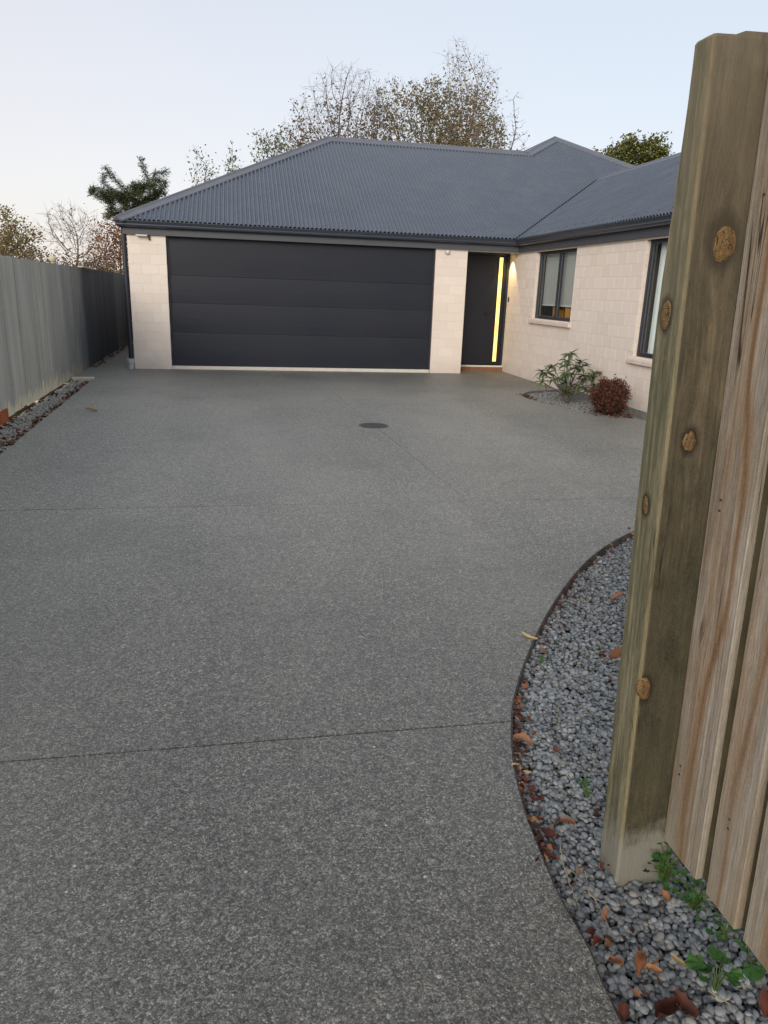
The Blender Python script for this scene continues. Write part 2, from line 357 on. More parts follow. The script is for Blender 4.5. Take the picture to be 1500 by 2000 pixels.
def m_knot():
    t = NT('knot_wood'); v = t.coord('Object'); w_ = t.n('TexWave', wave_type='RINGS', rings_direction='Y')
    w_.inputs['Scale'].default_value = 45; w_.inputs['Distortion'].default_value = 5; w_.inputs['Detail'].default_value = 3; t.l(v, w_.inputs[0]); w_.inputs['Scale'].default_value = 70
    c = t.ramp(w_.outputs['Fac'], [(0, srgb(100,79,50)), (.5, srgb(116,93,60)), (1, srgb(128,104,70))])
    c = t.mix(t.fr(t.noise(v, 32, 5, .7), .45, .65, 0, .55), c, srgb(96, 66, 36))
    cr = t.math('ABSOLUTE', t.math('SUBTRACT', t.noise(t.coord('Object', (1, 1, .3)), 60, 3, .6, .4), .5))
    c = t.mix(t.fr(cr, .004, .016, .9, 0), c, srgb(22, 14, 8)); c = t.mix(t.fr(t.noise(v, 200, 3), .55, .7, 0, .5), c, srgb(168, 140, 100))
    t.bump(t.math('ADD', t.noise(v, 70, 4, .6), t.fr(cr, 0, .03)), .5, .004)
    return t.done(c, .7, 0, .3)

def m_pebble(name, use_attr, light=0):
    t = NT(name); v = t.coord('Object')
    r = t.attr('tint').outputs['Fac'] if use_attr else t.rand()
    c = t.ramp(r, [(0, srgb(84,89,94)), (.25, srgb(110,115,119)), (.55, srgb(130,134,137)), (.75, srgb(146,148,149)), (.83, srgb(134,129,120)), (.9, srgb(112,112,109)), (.97, srgb(140,145,146)), (.995, srgb(170,174,172)), (1, srgb(104,96,90))])
    if light: c = t.mix(light, c, t.mix(t.noise(t.world(), 60, 2), srgb(150,146,136), srgb(190,188,180)))
    f = t.noise(t.world(), 110, 5, .7); c = t.mix(t.fr(f, .35, .7, 0, .35), c, srgb(138, 140, 142))
    g = t.noise(t.world(), 300, 3, .6); c = t.mix(t.fr(g, .5, .75, 0, .3), c, srgb(70, 72, 76))
    t.bump(g, .15, .001)
    return t.done(c, .62, 0, .4)

def m_attr_ramp(name, stops, rough=.6, trans=0.0, spec=.3):
    t = NT(name); r = t.attr('tint').outputs['Fac']; c = t.ramp(r, stops)
    t.done(c, rough, 0, spec)
    if trans:
        tr = t.n('BsdfTranslucent'); t.l(c, tr.inputs[0]); m = t.n('MixShader'); m.inputs[0].default_value = trans
        t.l(t.b.outputs[0], m.inputs[1]); t.l(tr.outputs[0], m.inputs[2]); t.l(m.outputs[0], t.out.inputs[0])
    return t.m
def m_leaf(name, a, b, rough=.5, trans=.2, spec=.4):
    t = NT(name); r = t.rand(); f = t.noise(t.coord('Object'), 60, 4)
    c = t.mix(r, a, b); c = t.mix(t.fr(f, .4, .7, 0, .35), c, tuple(x*.5 for x in a[:3])+(1,))
    t.done(c, rough, 0, spec)
    tr = t.n('BsdfTranslucent'); t.l(c, tr.inputs[0]); m = t.n('MixShader'); m.inputs[0].default_value = trans
    t.l(t.b.outputs[0], m.inputs[1]); t.l(tr.outputs[0], m.inputs[2]); t.l(m.outputs[0], t.out.inputs[0])
    return t.m

def m_door():
    t = NT('garage_door_steel'); v = t.coord('Object', (.12, 1, 1)); f = t.noise(v, 90, 5, .6); g = t.noise(t.coord('Object'), 1.2, 4)
    c = t.mix(t.fr(f, .3, .7), srgb(27,31,41), srgb(33,37,48)); c = t.mix(t.fr(g, .4, .7, 0, .3), c, srgb(40,42,49))
    t.bump(f, .25, .0015); return t.done(c, t.fr(g, .3, .7, .42, .56), 0, .35)
MAT = dict(
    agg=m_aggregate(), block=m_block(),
    mortar=m_plain('mortar', srgb(218,206,194), .95, .2, .1, 20, bump=.3),
    roof=m_sheet('roof_steel', srgb(74,82,95), .27),
    cap=m_sheet('cap_steel', srgb(98,101,110), .48),
    gutter=m_plain('gutter_steel', srgb(52,58,70), .38, .5, .08),
    fascia=m_plain('fascia_steel', srgb(74,77,84), .5, .5, .06),
    door=m_door(),
    navy=m_plain('front_door_paint', srgb(15,19,30), .4, .5, .06),
    frame=m_plain('window_aluminium', srgb(34,38,50), .38, .5, .06),
    pipe=m_plain('downpipe_paint', srgb(36,40,50), .45, .5, .06),
    white=m_plain('white_plastic', srgb(205,206,202), .45, .5, .04, 12),
    pvc=m_plain('grey_plastic', srgb(176,176,174), .5, .5, .08, 12),
    soffit=m_plain('soffit_board', srgb(190,182,170), .8, .3, .04),
    sillconc=m_plain('sill_concrete', srgb(212,196,184), .85, .25, .08, 14, bump=.3),
    doorsill=m_plain('painted_sill', srgb(206,200,188), .8, .3, .08, 14),
    footing=m_plain('footing_concrete', srgb(128,126,122), .95, .2, .18, 9, bump=.4),
    brown=m_plain('step_timber', srgb(128,90,68), .8, .3, .2, 20, bump=.3),
    iron=m_plain('cast_iron', srgb(62,62,62), .6, .5, .25, 30, bump=.4),
    black=m_plain('black_plastic', srgb(22,23,26), .35, .5, .05),
    blind=m_plain('blind_vinyl', srgb(206,210,208), .6, .4, .03),
    curtain=m_plain('curtain_cloth', srgb(220,226,226), .85, .2, .03),
    room=m_plain('room_paint', srgb(120,118,112), .9, .2, .05),
    card=m_plain('cardboard', srgb(196,138,58), .8, .25, .12, 20),
    soil=m_plain('soil', srgb(52,44,36), 1, .1, .35, 30, bump=.5),
    grass=m_plain('rough_ground', srgb(82,88,58), 1, .1, .35, 1.5),
    wleft=m_wood_left('weathered_paling'), wdark=m_wood_left('dark_blue_paling', True),
    post=m_post(), paling=m_paling('pine_paling'), knot=m_knot(),
    backwood=m_plain('back_paling_wood', srgb(92,84,62), .85, .2, .25, 12),
    capwood=m_plain('pale_sawn_wood', srgb(196,188,160), .85, .2, .15, 20),
    stonepale=m_plain('pale_limestone', srgb(196,192,172), .9, .2, .15, 30, bump=.4),
    peb=m_pebble('pebble_stone', False), pebs=m_pebble('pebble_stone_mass', True), grav=m_pebble('pale_gravel', True, .8), grav2=m_pebble('grey_gravel', True, .22),
    bark=m_plain('grey_bark', srgb(112,102,98), .9, .2, .2, 12),
    barkpink=m_plain('pinkish_bark', srgb(134,112,106), .9, .2, .2, 12),
    edging=m_plain('rusty_edging', srgb(72,66,60), .85, .3, .4, 20),
)

# ================================================================ SETTING
bm = MB(); bm.add([(-400,-150,-.09),(400,-150,-.09),(400,700,-.09),(-400,700,-.09)], [(0,1,2,3)])
tag(bm.build('ground', MAT['grass']), kind='structure')

def slab(name, pts, parent, top=0.0, bot=-.075, m=None, hole=None):
    me = bpy.data.meshes.new(name); b = bmesh.new()
    vs = [b.verts.new((x, y, top)) for x, y in pts]; f = b.faces.new(vs)
    if f.normal.z < 0: f.normal_flip()
    b.normal_update()
    if f.normal.z < 0: f.normal_flip()
    r = bmesh.ops.extrude_face_region(b, geom=[f]); 
    for e in r['geom']:
        if isinstance(e, bmesh.types.BMVert): e.co.z = bot
    bmesh.ops.recalc_face_normals(b, faces=b.faces[:])
    bmesh.ops.triangulate(b, faces=[f_ for f_ in b.faces if len(f_.verts) > 4])
    b.to_mesh(me); b.free(); me.materials.append(m or MAT['agg']); return link(name, me, parent)

def smooth_curve(pts, k=6):
    out = []
    P = [Vector((*p, 0)) for p in pts]; P = [2*P[0]-P[1]]+P+[2*P[-1]-P[-2]]
    for i in range(1, len(P)-2):
        for j in range(k):
            t = j/k; a, b, c, d = P[i-1], P[i], P[i+1], P[i+2]
            q = .5*((2*b)+(c-a)*t+(2*a-5*b+4*c-d)*t*t+(3*b-a-3*c+d)*t**3); out.append((q.x, q.y))
    out.append(pts[-1]); return out
# near edge of the pebble bed, from behind the camera up and round to the right
EDGE = smooth_curve([(.74,-2.5),(.76,-1),(.765,.3),(.77,1.06),(.785,1.25),(.78,1.39),(.79,1.55),(.815,1.76),(.865,1.98),(.94,2.2),(1.02,2.38),(1.17,2.65),(1.38,2.98),(1.66,3.37),(2.0,3.78),(2.34,4.1),(2.66,4.33),(3.15,4.6),(3.8,4.85),(4.5,5.0),(5.4,5.055)])
def lx(y): return -1.83-.0365*y            # left edge of the driveway
GAP = .0045; GD = .0022
e_near = [p for p in EDGE if p[1] < 2.2-GAP]; e_mid = [p for p in EDGE if 2.2+GAP < p[1] < 5.05]
def ex(y):
    for a, b in zip(EDGE, EDGE[1:]):
        if a[1] <= y <= b[1]: return a[0]+(b[0]-a[0])*(y-a[1])/(b[1]-a[1])
drive = MB(); drive.add([(-2.6,-3,-.085),(5.3,-3,-.085),(5.3,14.5,-.085),(-2.8,14.5,-.085)], [(0,1,2,3)])
# base under the slabs
drive = drive.build('driveway', MAT['soil']); tag(drive, kind='structure')
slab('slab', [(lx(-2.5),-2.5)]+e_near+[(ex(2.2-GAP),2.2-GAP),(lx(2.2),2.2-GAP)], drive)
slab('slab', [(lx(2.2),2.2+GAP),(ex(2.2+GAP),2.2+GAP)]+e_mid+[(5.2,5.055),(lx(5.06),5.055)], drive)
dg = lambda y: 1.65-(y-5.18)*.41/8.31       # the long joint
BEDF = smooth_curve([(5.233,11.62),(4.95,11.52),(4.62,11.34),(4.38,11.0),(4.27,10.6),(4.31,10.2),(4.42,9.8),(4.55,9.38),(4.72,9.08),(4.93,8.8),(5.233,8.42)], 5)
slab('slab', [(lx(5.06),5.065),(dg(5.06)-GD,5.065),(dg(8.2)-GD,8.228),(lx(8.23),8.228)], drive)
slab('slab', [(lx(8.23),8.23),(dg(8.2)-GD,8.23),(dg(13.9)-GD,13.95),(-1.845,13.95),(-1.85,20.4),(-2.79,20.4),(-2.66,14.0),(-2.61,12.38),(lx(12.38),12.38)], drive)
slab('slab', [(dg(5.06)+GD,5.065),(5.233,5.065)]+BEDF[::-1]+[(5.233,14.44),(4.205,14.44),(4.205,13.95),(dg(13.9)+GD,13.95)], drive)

# manhole
mh = empty('manhole_cover', (1.49, 8.21, .0))
tag(mh, 'round dark iron access cover set flush in the driveway where the joints meet', 'manhole cover')
b = MB(); b.cyl((0,0,-.01),(0,0,.004),.172,n=40,smooth=False); b.build('rim', MAT['fascia'], mh)
b = MB(); b.cyl((0,0,.0),(0,0,.008),.152,n=40,smooth=False)
for i in range(-4, 5):
    for j in range(-4, 5):
        if i*i+j*j < 18: b.box(i*.03-.008, j*.03-.008, .0075, i*.03+.008, j*.03+.008, .0115)
b.build('lid', MAT['iron'], mh)

# ================================================================ PEBBLES
ico = {}
for lv, name in ((1, 'ico1'), (2, 'ico2'), (3, 'ico3')):
    q = bmesh.new(); bmesh.ops.create_icosphere(q, subdivisions=lv, radius=1)
    ico[lv] = (np.array([v.co[:] for v in q.verts]), np.array([[v.index for v in f.verts] for f in q.faces])); q.free()

def in_poly(x, y, poly):
    c = False; n = len(poly)
    for i in range(n):
        x1, y1 = poly[i]; x2, y2 = poly[i-1]
        if (y1 > y) != (y2 > y) and x < (x2-x1)*(y-y1)/(y2-y1)+x1: c = not c
    return c

def settle(poly, n, smin, smax, z0, seed, blocks=()):
    """drops flat stones one after another on a height map"""
    rg = np.random.default_rng(seed); P = np.array(poly); x0, y0 = P.min(0)-.05; x1, y1 = P.max(0)+.05
    cs = .006; H = np.full((int((x1-x0)/cs)+2, int((y1-y0)/cs)+2), z0); out = []
    tries = 0
    while len(out) < n and tries < n*6:
        tries += 1
        x = rg.uniform(x0, x1); y = rg.uniform(y0, y1)
        if not in_poly(x, y, poly): continue
        if any(bx0 < x < bx1 and by0 < y < by1 for bx0, by0, bx1, by1 in blocks): continue
        a = rg.uniform(smin, smax)*rg.choice([1, 1, 1.25, .8]); bb = a*rg.uniform(.62, .9); c = a*rg.uniform(.4, .6)
        i0 = int((x-x0-bb*.6)/cs); i1 = int((x-x0+bb*.6)/cs)+1; j0 = int((y-y0-bb*.6)/cs); j1 = int((y-y0+bb*.6)/cs)+1
        i0 = max(i0, 0); j0 = max(j0, 0)
        S = H[i0:i1, j0:j1]
        if S.size == 0: continue
        z = S.mean()*.75+S.max()*.25
        if z > z0+.060: continue
        zc = z+c*.75
        out.append((x, y, zc, a, bb, c, rg.uniform(0, math.pi), rg.normal(0, .28), rg.normal(0, .28), rg.random()))
        np.maximum(S, zc+c*.72, out=S)
    return np.array(out)

def rotm(rz, rx, ry):
    cz, sz = np.cos(rz), np.sin(rz); cx, sx_ = np.cos(rx), np.sin(rx); cy, sy = np.cos(ry), np.sin(ry)
    n = len(rz); Z = np.zeros((n,3,3)); X = np.zeros((n,3,3)); Y = np.zeros((n,3,3))
    Z[:,0,0]=cz; Z[:,0,1]=-sz; Z[:,1,0]=sz; Z[:,1,1]=cz; Z[:,2,2]=1
    X[:,0,0]=1; X[:,1,1]=cx; X[:,1,2]=-sx_; X[:,2,1]=sx_; X[:,2,2]=cx
    Y[:,1,1]=1; Y[:,0,0]=cy; Y[:,0,2]=sy; Y[:,2,0]=-sy; Y[:,2,2]=cy
    return X@Y@Z
def mass(st, lv, name, parent, m):
    V, Fc = ico[lv]; n = len(st)
    lump = np.stack([V*(1+.06*np.sin(V[:, [1, 2, 0]]*3.1+k*1.7)) for k in range(8)])
    base = lump[np.arange(n) % 8]
    L = base*st[:, None, 3:6]
    W = np.einsum('nij,nkj->nki', rotm(st[:,6], st[:,7], st[:,8]), L)+st[:, None, :3]
    fa = (Fc[None]+(np.arange(n)*len(V))[:, None, None]).reshape(-1, 3)
    o = attr_mesh(name, W.reshape(-1, 3), fa, m, parent, np.repeat(st[:, 9], len(V)))
    o['kind'] = 'stuff'; return o

BED = [(x+.004, y) for x, y in EDGE if y > .62]+[(5.2, 5.0), (5.2, 3.6), (3.4, 2.2), (1.55, 1.0), (1.4, .55), (.775, .55)]
POSTX0, POSTY0 = .97, 1.46
pb = slab('pebble_bed', [(x, y) for x, y in EDGE if y > .3]+[(5.2, 5.0), (5.2, 2.0), (1.7, .3)], None, -.07, -.12, MAT['soil'])
tag(pb, kind='structure')
def clip_y(poly, y0, y1, xmax):
    e = [(x+.003, y) for x, y in EDGE if y0 < y < y1]
    return [(ex(y0)+.003, y0)]+e+[(ex(y1)+.003, y1)]+xmax
nearA = settle(clip_y(BED, .8, 2.4, [(2.3, 2.4), (1.26, 1.2), (1.26, .8)]), 20000, .0076, .0115, -.07, 3, blocks=[(.975, 1.465, 1.095, 1.56)])
nearB = settle(clip_y(BED, 2.4, 4.99, [(3.9, 4.95), (2.35, 2.4)]), 23000, .0090, .0135, -.07, 4)
nearC = settle([(4.0, 4.85), (5.2, 4.98), (5.2, 2.4), (2.42, 2.4)], 2600, .018, .026, -.07, 14)
print('PEB', len(nearA), len(nearB))
near = np.concatenate([nearA, nearB])
print('PEBC', len(nearC))
d = np.hypot(near[:, 0], near[:, 1])
order = np.argsort(d + (near[:, 2] < -.036)*5 + ((near[:, 0] > 1.06) & (near[:, 1] < 1.45))*5 + (near[:, 1] < .98)*5)
ind = order[:300]; rest = np.setdiff1d(np.arange(len(near)), ind)
variants = []
for k in range(5):
    V, Fc = ico[3]; me = bpy.data.meshes.new('pebble')
    VV = V*(1+.06*np.sin(V[:, [1, 2, 0]]*3.1+k*1.7))
    me.from_pydata(VV.tolist(), [], Fc.tolist()); me.polygons.foreach_set('use_smooth', [True]*len(Fc)); me.materials.append(MAT['peb']); variants.append(me)
RM = rotm(near[:, 6], near[:, 7], near[:, 8])
for q, i in enumerate(ind):
    o = link('pebble', variants[q % 5], pb)
    m = Matrix([list(RM[i][r_]) for r_ in range(3)]).to_4x4() @ Matrix.Diagonal((*near[i, 3:6], 1)); m.translation = Vector(near[i, :3])
    o.matrix_basis = m
sel = near[rest]; nearer = sel[:, 1] < 2.6
mass(sel[nearer], 2, 'pebble_fill', pb, MAT['pebs'])
mass(sel[~nearer], 1, 'pebble_fill', pb, MAT['pebs'])
mass(nearC, 1, 'pebble_fill', pb, MAT['pebs'])

def fx(y): return -2.3332-.0218*y
STRIP = [(fx(1.5)+.012, 1.5), (lx(1.5)-.006, 1.5), (lx(12.3)-.006, 12.3), (fx(12.3)+.012, 12.3)]
gs = slab('gravel_strip', STRIP, None, -.05, -.1, MAT['soil']); tag(gs, kind='structure')
mass(settle(STRIP, 14000, .010, .017, -.05, 5), 1, 'gravel_stones', gs, MAT['grav'])
gb = slab('garden_bed', [(x+.006, y) for x, y in BEDF], None, -.055, -.1, MAT['soil']); tag(gb, kind='structure')
mass(settle([(x+.008, y) for x, y in BEDF], 4200, .010, .017, -.055, 6), 1, 'gravel_stones', gb, MAT['grav2'])
# thin edging of the garden bed and of the pebble bed
def ribbon(pts, off, w_, z0, z1, name, m, parent=None):
    b = MB(); L = []
    for i, p in enumerate(pts):
        a = Vector((*pts[max(i-1, 0)], 0)); c = Vector((*pts[min(i+1, len(pts)-1)], 0)); t = (c-a).normalized(); n = Vector((t.y, -t.x, 0))
        P = Vector((*p, 0))+n*off; Q = P+n*w_; L.append((P, Q))
    vs = []; fs = []
    for P, Q in L: vs += [(P.x, P.y, z0), (P.x, P.y, z1), (Q.x, Q.y, z1), (Q.x, Q.y, z0)]
    for i in range(len(L)-1):
        for j in range(4): fs.append((4*i+j, 4*i+(j+1) % 4, 4*i+4+(j+1) % 4, 4*i+4+j))
    fs += [(0,1,2,3), tuple(4*(len(L)-1)+k for k in (3,2,1,0))]
    b.add(vs, fs); return b.build(name, m, parent)
ribbon([p for p in EDGE if .4 < p[1] < 4.9], .001, .005, -.075, -.004, 'bed_edging', MAT['edging'], pb)

# ================================================================ HOUSE
D, XL, XW, HW, DR = 13.9026, -1.8450, 5.2329, 2.2767, 14.44
P1, P2, P3 = XL+.6367, XL+.6367+4.8, XL+.6367+4.8+.6128
OG = .165; ZG = 2.4828; S = .5386; YG = D-OG; XG = XW-OG; XC = XL-OG
WE = 5.4                                   # wing end wall
house = empty('house', (1.5, D, 0))
tag(house, 'single storey cream block house with double garage and blue-grey corrugated hip roof', 'house')
H0 = Vector((-1.5, -D, 0))                  # parts are written in world coordinates
def hp(o): 
    o.parent = house; o.location = H0; return o

# block walls ---------------------------------------------------
CR = HW/14; BL = .290; J = .0045; cache = {}
def block_mesh(w_, h_, d_):
    k = (round(w_, 3), round(h_, 3))
    if k not in cache:
        b = MB(); b.box(0, 0, 0, w_, d_, h_); me = bpy.data.meshes.new('block'); 
        q = bmesh.new(); vs = [q.verts.new(v) for v in b.v]
        for f in b.f: q.faces.new([vs[i] for i in f])
        q.normal_update()
        ed = [e for e in q.edges if all(abs(v.co.y) < 1e-6 for v in e.verts)]
        bmesh.ops.bevel(q, geom=ed, offset=.002, segments=1, affect='EDGES')
        q.to_mesh(me); q.free(); me.materials.append(MAT['block']); cache[k] = me
    return cache[k]
def block_wall(name, origin, ang, length, height, off0, openings=(), thick=.11, rev=False, limit=None):
    """wall face runs along local +x from origin, face at local y=0 looking to -y"""
    wl = MB()
    # backing of mortar, cut round the openings
    xs = sorted({0, length, *[o[0] for o in openings], *[o[1] for o in openings]})
    for a, b in zip(xs, xs[1:]):
        zz = [(0, height)]
        for o in openings:
            if o[0] < (a+b)/2 < o[1]:
                zz = [z for z in ((0, o[2]), (o[3], height)) if z[1]-z[0] > .002]
        for z0, z1 in zz: wl.box(a, .0028, z0, b, thick, z1)
    w_ = wl.build(name, MAT['mortar'], house); w_.location = Vector(origin)+H0; w_.rotation_euler = (0, 0, ang)
    cnt = 0; over = MB()
    for r_ in range(14):
        z0 = r_*CR; z1 = z0+CR
        if z0 > height-.01: break
        x = -off0-(BL/2 if r_ % 2 else 0)
        while x < length:
            a, b = max(x, 0), min(x+BL, length); x += BL
            segs = [(a, b, z0, z1)]
            for o in openings:
                ns = []
                for (sa, sb, sz0, sz1) in segs:
                    if sb <= o[0] or sa >= o[1] or sz1 <= o[2]+.01 or sz0 >= o[3]-.01: ns.append((sa, sb, sz0, sz1)); continue
                    if sz0 < o[2]-.02: ns.append((sa, sb, sz0, o[2])); continue
                    if sa < o[0]-.01: ns.append((sa, o[0], sz0, sz1))
                    if sb > o[1]+.01: ns.append((o[1], sb, sz0, sz1))
                segs = ns
            for sa, sb, sz0, sz1 in segs:
                if sb-sa < .02: continue
                la = sa+(J/2 if sa > 0 else 0); lb = sb-(J/2 if sb < length else 0)
                if limit and (la > limit):
                    over.box(la, 0, sz0+J/2, lb, thick-.01, sz1-J/2); continue
                o = link('block', block_mesh(lb-la, sz1-sz0-J, thick-.01), w_)
                o.location = (la, 0, sz0+J/2); cnt += 1
    if over.v:
        o = over.build('block_fill', MAT['block'], w_); o['kind'] = 'stuff'
    return w_
block_wall('front_wall', (XL, D, 0), 0, P1-XL, HW, .075)
block_wall('front_wall', (P2, D, 0), 0, P3-P2, HW, .145)
# wing wall runs from the front door corner towards the camera: local x = -Y, outward normal = -X
W1 = (DR-13.05, DR-11.43, 1.105, HW); W2 = (DR-9.33, DR-7.2, .754, HW)
block_wall('side_wall', (XW, DR, 0), -math.pi/2, DR-WE, HW, .0, [W1, W2], limit=6.05)
# remaining walls, out of the camera's view: plain rendered shells
b = MB(); b.box(XL, D+.112, 0, XL+.1, 21.6, HW); b.box(XL, 21.6, 0, 2.7, 21.7, HW); hp(b.build('wall', MAT['mortar']))
b = MB(); b.box(P3-.11, D+.112, 0, P3, DR+.1, HW); b.box(P1-.11, D+.112, 0, P1-.004, D+.2, HW); hp(b.build('wall', MAT['mortar']))
b = MB(); b.box(XW+.112, WE, 0, 10.8, WE+.1, HW); b.box(10.7, WE+.102, 0, 10.8, 13.9, HW); b.box(10.802, 13.8, 0, 12.65, 13.9, HW); b.box(12.55, 13.902, 0, 12.65, 30, HW); b.box(2.7, 30, 0, 12.65, 30.1, HW); b.box(2.7, 21.602, 0, 2.8, 29.998, HW)
hp(b.build('wall', MAT['mortar']))
b = MB(); b.box(XW-.003, WE, -.06, XW+.05, 11.6, .075); hp(b.build('footing', MAT['footing']))

# garage door ---------------------------------------------------
gd = empty('garage_door'); hp(gd)
zs = [.062, .642, 1.155, 1.624, 2.30]
for i in range(4):
    z0, z1 = zs[i]+.0008, zs[i+1]-.0008; b = MB(); y = D+.085
    prof = [(y+.05, z0), (y+.002, z0), (y+.0, z0+.01), (y-.005, (z0*.7+z1*.3)), (y-.006, (z0+z1)/2), (y-.004, z0*.25+z1*.75), (y+.0003, z1-.008), (y+.002, z1), (y+.05, z1)]
    n = len(prof); vs = [(P1+.035, *p) for p in prof]+[(P2-.035, *p) for p in prof]
    b.add(vs, [(k, n+k, n+(k+1) % n, (k+1) % n) for k in range(n)]+[tuple(range(n)), tuple(range(2*n-1, n-1, -1))])
    b.build('door_panel', MAT['door'], gd)
MB().box(P1+.001, D+.07, .06, P1+.034, D+.16, HW).build('door_jamb', MAT['frame'], gd); MB().box(P2-.034, D+.07, .06, P2-.001, D+.16, HW).build('door_jamb', MAT['frame'], gd)
b = MB(); b.box(P1+.002, D+.02, .0, P2-.002, D+.2, .058); bevelled(b.build('door_sill', MAT['doorsill'], gd), .006)

# entry door ----------------------------------------------------
fd = empty('front_door'); hp(fd)
b = MB(); b.box(P3+.002, DR, .115, P3+.05, DR+.1, HW); b.box(XW-.045, DR, .115, XW-.004, DR+.1, HW); b.box(P3+.052, DR, 2.225, XW-.047, DR+.1, HW); b.build('frame', MAT['frame'], fd)
dy = DR+.03; dx0, dx1 = P3+.053, XW-.048
gx0, gx1, gz0, gz1 = 5.034, 5.112, .19, 2.19
b = MB(); b.box(dx0, dy, .13, gx0, dy+.04, 2.22); b.box(gx1, dy, .13, dx1, dy+.04, 2.22); b.box(gx0+.0005, dy, .13, gx1-.0005, dy+.04, gz0); b.box(gx0+.0005, dy, gz1, gx1-.0005, dy+.04, 2.22)
b.build('door_leaf', MAT['navy'], fd)
t = NT('lit_yellow_glass'); v = t.world(); f = t.noise(v, 3, 3); c = t.mix(f, (1, .63, .13, 1), (1, .76, .26, 1))
t.l(c, t.b.inputs['Emission Color']); t.b.inputs['Emission Strength'].default_value = .95; MAT['glow'] = t.done(c, .3)
b = MB(); b.box(gx0+.001, dy+.012, gz0+.001, gx1-.001, dy+.028, gz1-.001); b.build('glass_strip', MAT['glow'], fd)
b = MB(); b.box(4.85, dy-.012, 1.08, 4.90, dy-.001, 1.30); b.box(4.80, dy-.05, 1.12, 4.89, dy-.03, 1.14); b.box(4.865, dy-.031, 1.118, 4.885, dy-.012, 1.142)
bevelled(b.build('handle', MAT['black'], fd), .003)
b = MB(); b.box(P3+.002, DR-.06, .085, XW-.004, DR-.001, .115); b.build('door_sill', MAT['doorsill'], fd)
b = MB(); b.box(P3+.003, DR-.055, .0, XW-.005, DR-.002, .083); hp(b.build('entry_step', MAT['brown']))
b = MB(); b.box(XW-.018, 14.31, 1.36, XW-.001, 14.345, 1.45); b.box(XW-.021, 14.32, 1.375, XW-.0185, 14.335, 1.39); hp(b.build('doorbell', MAT['black']))

# windows -------------------------------------------------------
tg = NT('window_glass'); tg.b.inputs['Base Color'].default_value = (1, 1, 1, 1)
g1 = tg.n('BsdfGlossy'); g1.inputs['Roughness'].default_value = .02; g1.inputs['Color'].default_value = (.9, .95, 1, 1)
tr = tg.n('BsdfTransparent'); tr.inputs[0].default_value = (.96, .975, .97, 1); fr = tg.n('Fresnel'); fr.inputs[0].default_value = 1.5; gb_ = tg.n('NewGeometry')
msx = tg.n('MixShader'); tg.l(tg.math('MULTIPLY', fr.outputs[0], tg.math('SUBTRACT', 1.0, gb_.outputs['Backfacing'])), msx.inputs[0]); tg.l(tr.outputs[0], msx.inputs[1]); tg.l(g1.outputs[0], msx.inputs[2]); tg.l(msx.outputs[0], tg.out.inputs[0])
MAT['glass'] = tg.m
def window(y0, y1, z0, z1, mull, kind, sy0, sy1, sz0):
    wd = empty('window'); hp(wd); x = XW+.055; fw_ = .05
    b = MB(); b.box(x, y0+.002, z0+.002, x+.06, y0+fw_, z1-.002); b.box(x, y1-fw_, z0+.002, x+.06, y1-.002, z1-.002)
    b.box(x, y0+fw_, z0+.002, x+.06, y1-fw_, z0+fw_); b.box(x, y0+fw_, z1-.075, x+.06, y1-fw_, z1-.002)
    for mY in mull: b.box(x, mY-.03, z0+fw_, x+.06, mY+.03, z1-.075)
    b.build('frame', MAT['frame'], wd)
    ed = [y0+fw_]+[q for mY in mull for q in (mY-.03, mY+.03)]+[y1-fw_]
    for a, c in zip(ed[::2], ed[1::2]):
        b = MB(); b.box(x+.028, a, z0+fw_, x+.034, c, z1-.075); b.build('pane', MAT['glass'], wd)
        b = MB(); s_ = .012
        for (ya, yb, za, zb) in ((a, a+s_, z0+fw_, z1-.075), (c-s_, c, z0+fw_, z1-.075), (a+s_, c-s_, z0+fw_, z0+fw_+s_), (a+s_, c-s_, z1-.075-s_, z1-.075)):
            b.box(x+.010, ya+.0005, za+.0005, x+.027, yb-.0005, zb-.0005)
        b.build('sash_bead', MAT['fascia'], wd)
    if kind == 'blind':
        b = MB(); z = z1-.05
        while z > 1.36:
            b.add([(x+.10, y0+.05, z), (x+.112, y0+.05, z-.026), (x+.112, y1-.05, z-.026), (x+.10, y1-.05, z)], [(0,1,2,3)])
            b.add([(x+.102, y0+.05, z), (x+.114, y0+.05, z-.026), (x+.114, y1-.05, z-.026), (x+.102, y1-.05, z)], [(0,1,2,3)]); z -= .0245
        b.box(x+.098, y0+.05, z-.012, x+.12, y1-.05, z+.006)
        b.build('blind', MAT['blind'], wd)
    else:
        b = MB(); n = 150; vs = []
        for i in range(n+1):
            yy = y0+.03+(y1-y0-.06)*i/n; xx = x+.14+.022*math.sin(i*.55)+.006*math.sin(i*1.7)
            vs += [(xx, yy, z0-.05), (xx, yy, z1)]
        b.add(vs, [(2*i, 2*i+2, 2*i+3, 2*i+1) for i in range(n)], True); b.build('curtain', MAT['curtain'], wd)
    b = MB(); b.add([(XW-.05, sy0, sz0), (XW-.05, sy1, sz0), (x, sy1, sz0), (x, sy0, sz0), (XW-.05, sy0, sz0+.055), (XW-.05, sy1, sz0+.055), (x, sy1, z0+.0), (x, sy0, z0+.0)],
                    [(0,3,2,1),(4,5,6,7),(0,1,5,4),(1,2,6,5),(2,3,7,6),(3,0,4,7)])
    bevelled(b.build('sill', MAT['sillconc'], wd), .006)
    return wd
window(11.43, 13.05, 1.105, HW, [12.17], 'blind', 11.37, 13.11, 1.02)
window(7.2, 9.33, .754, HW, [8.2], 'curtain', 7.13, 9.4, .66)
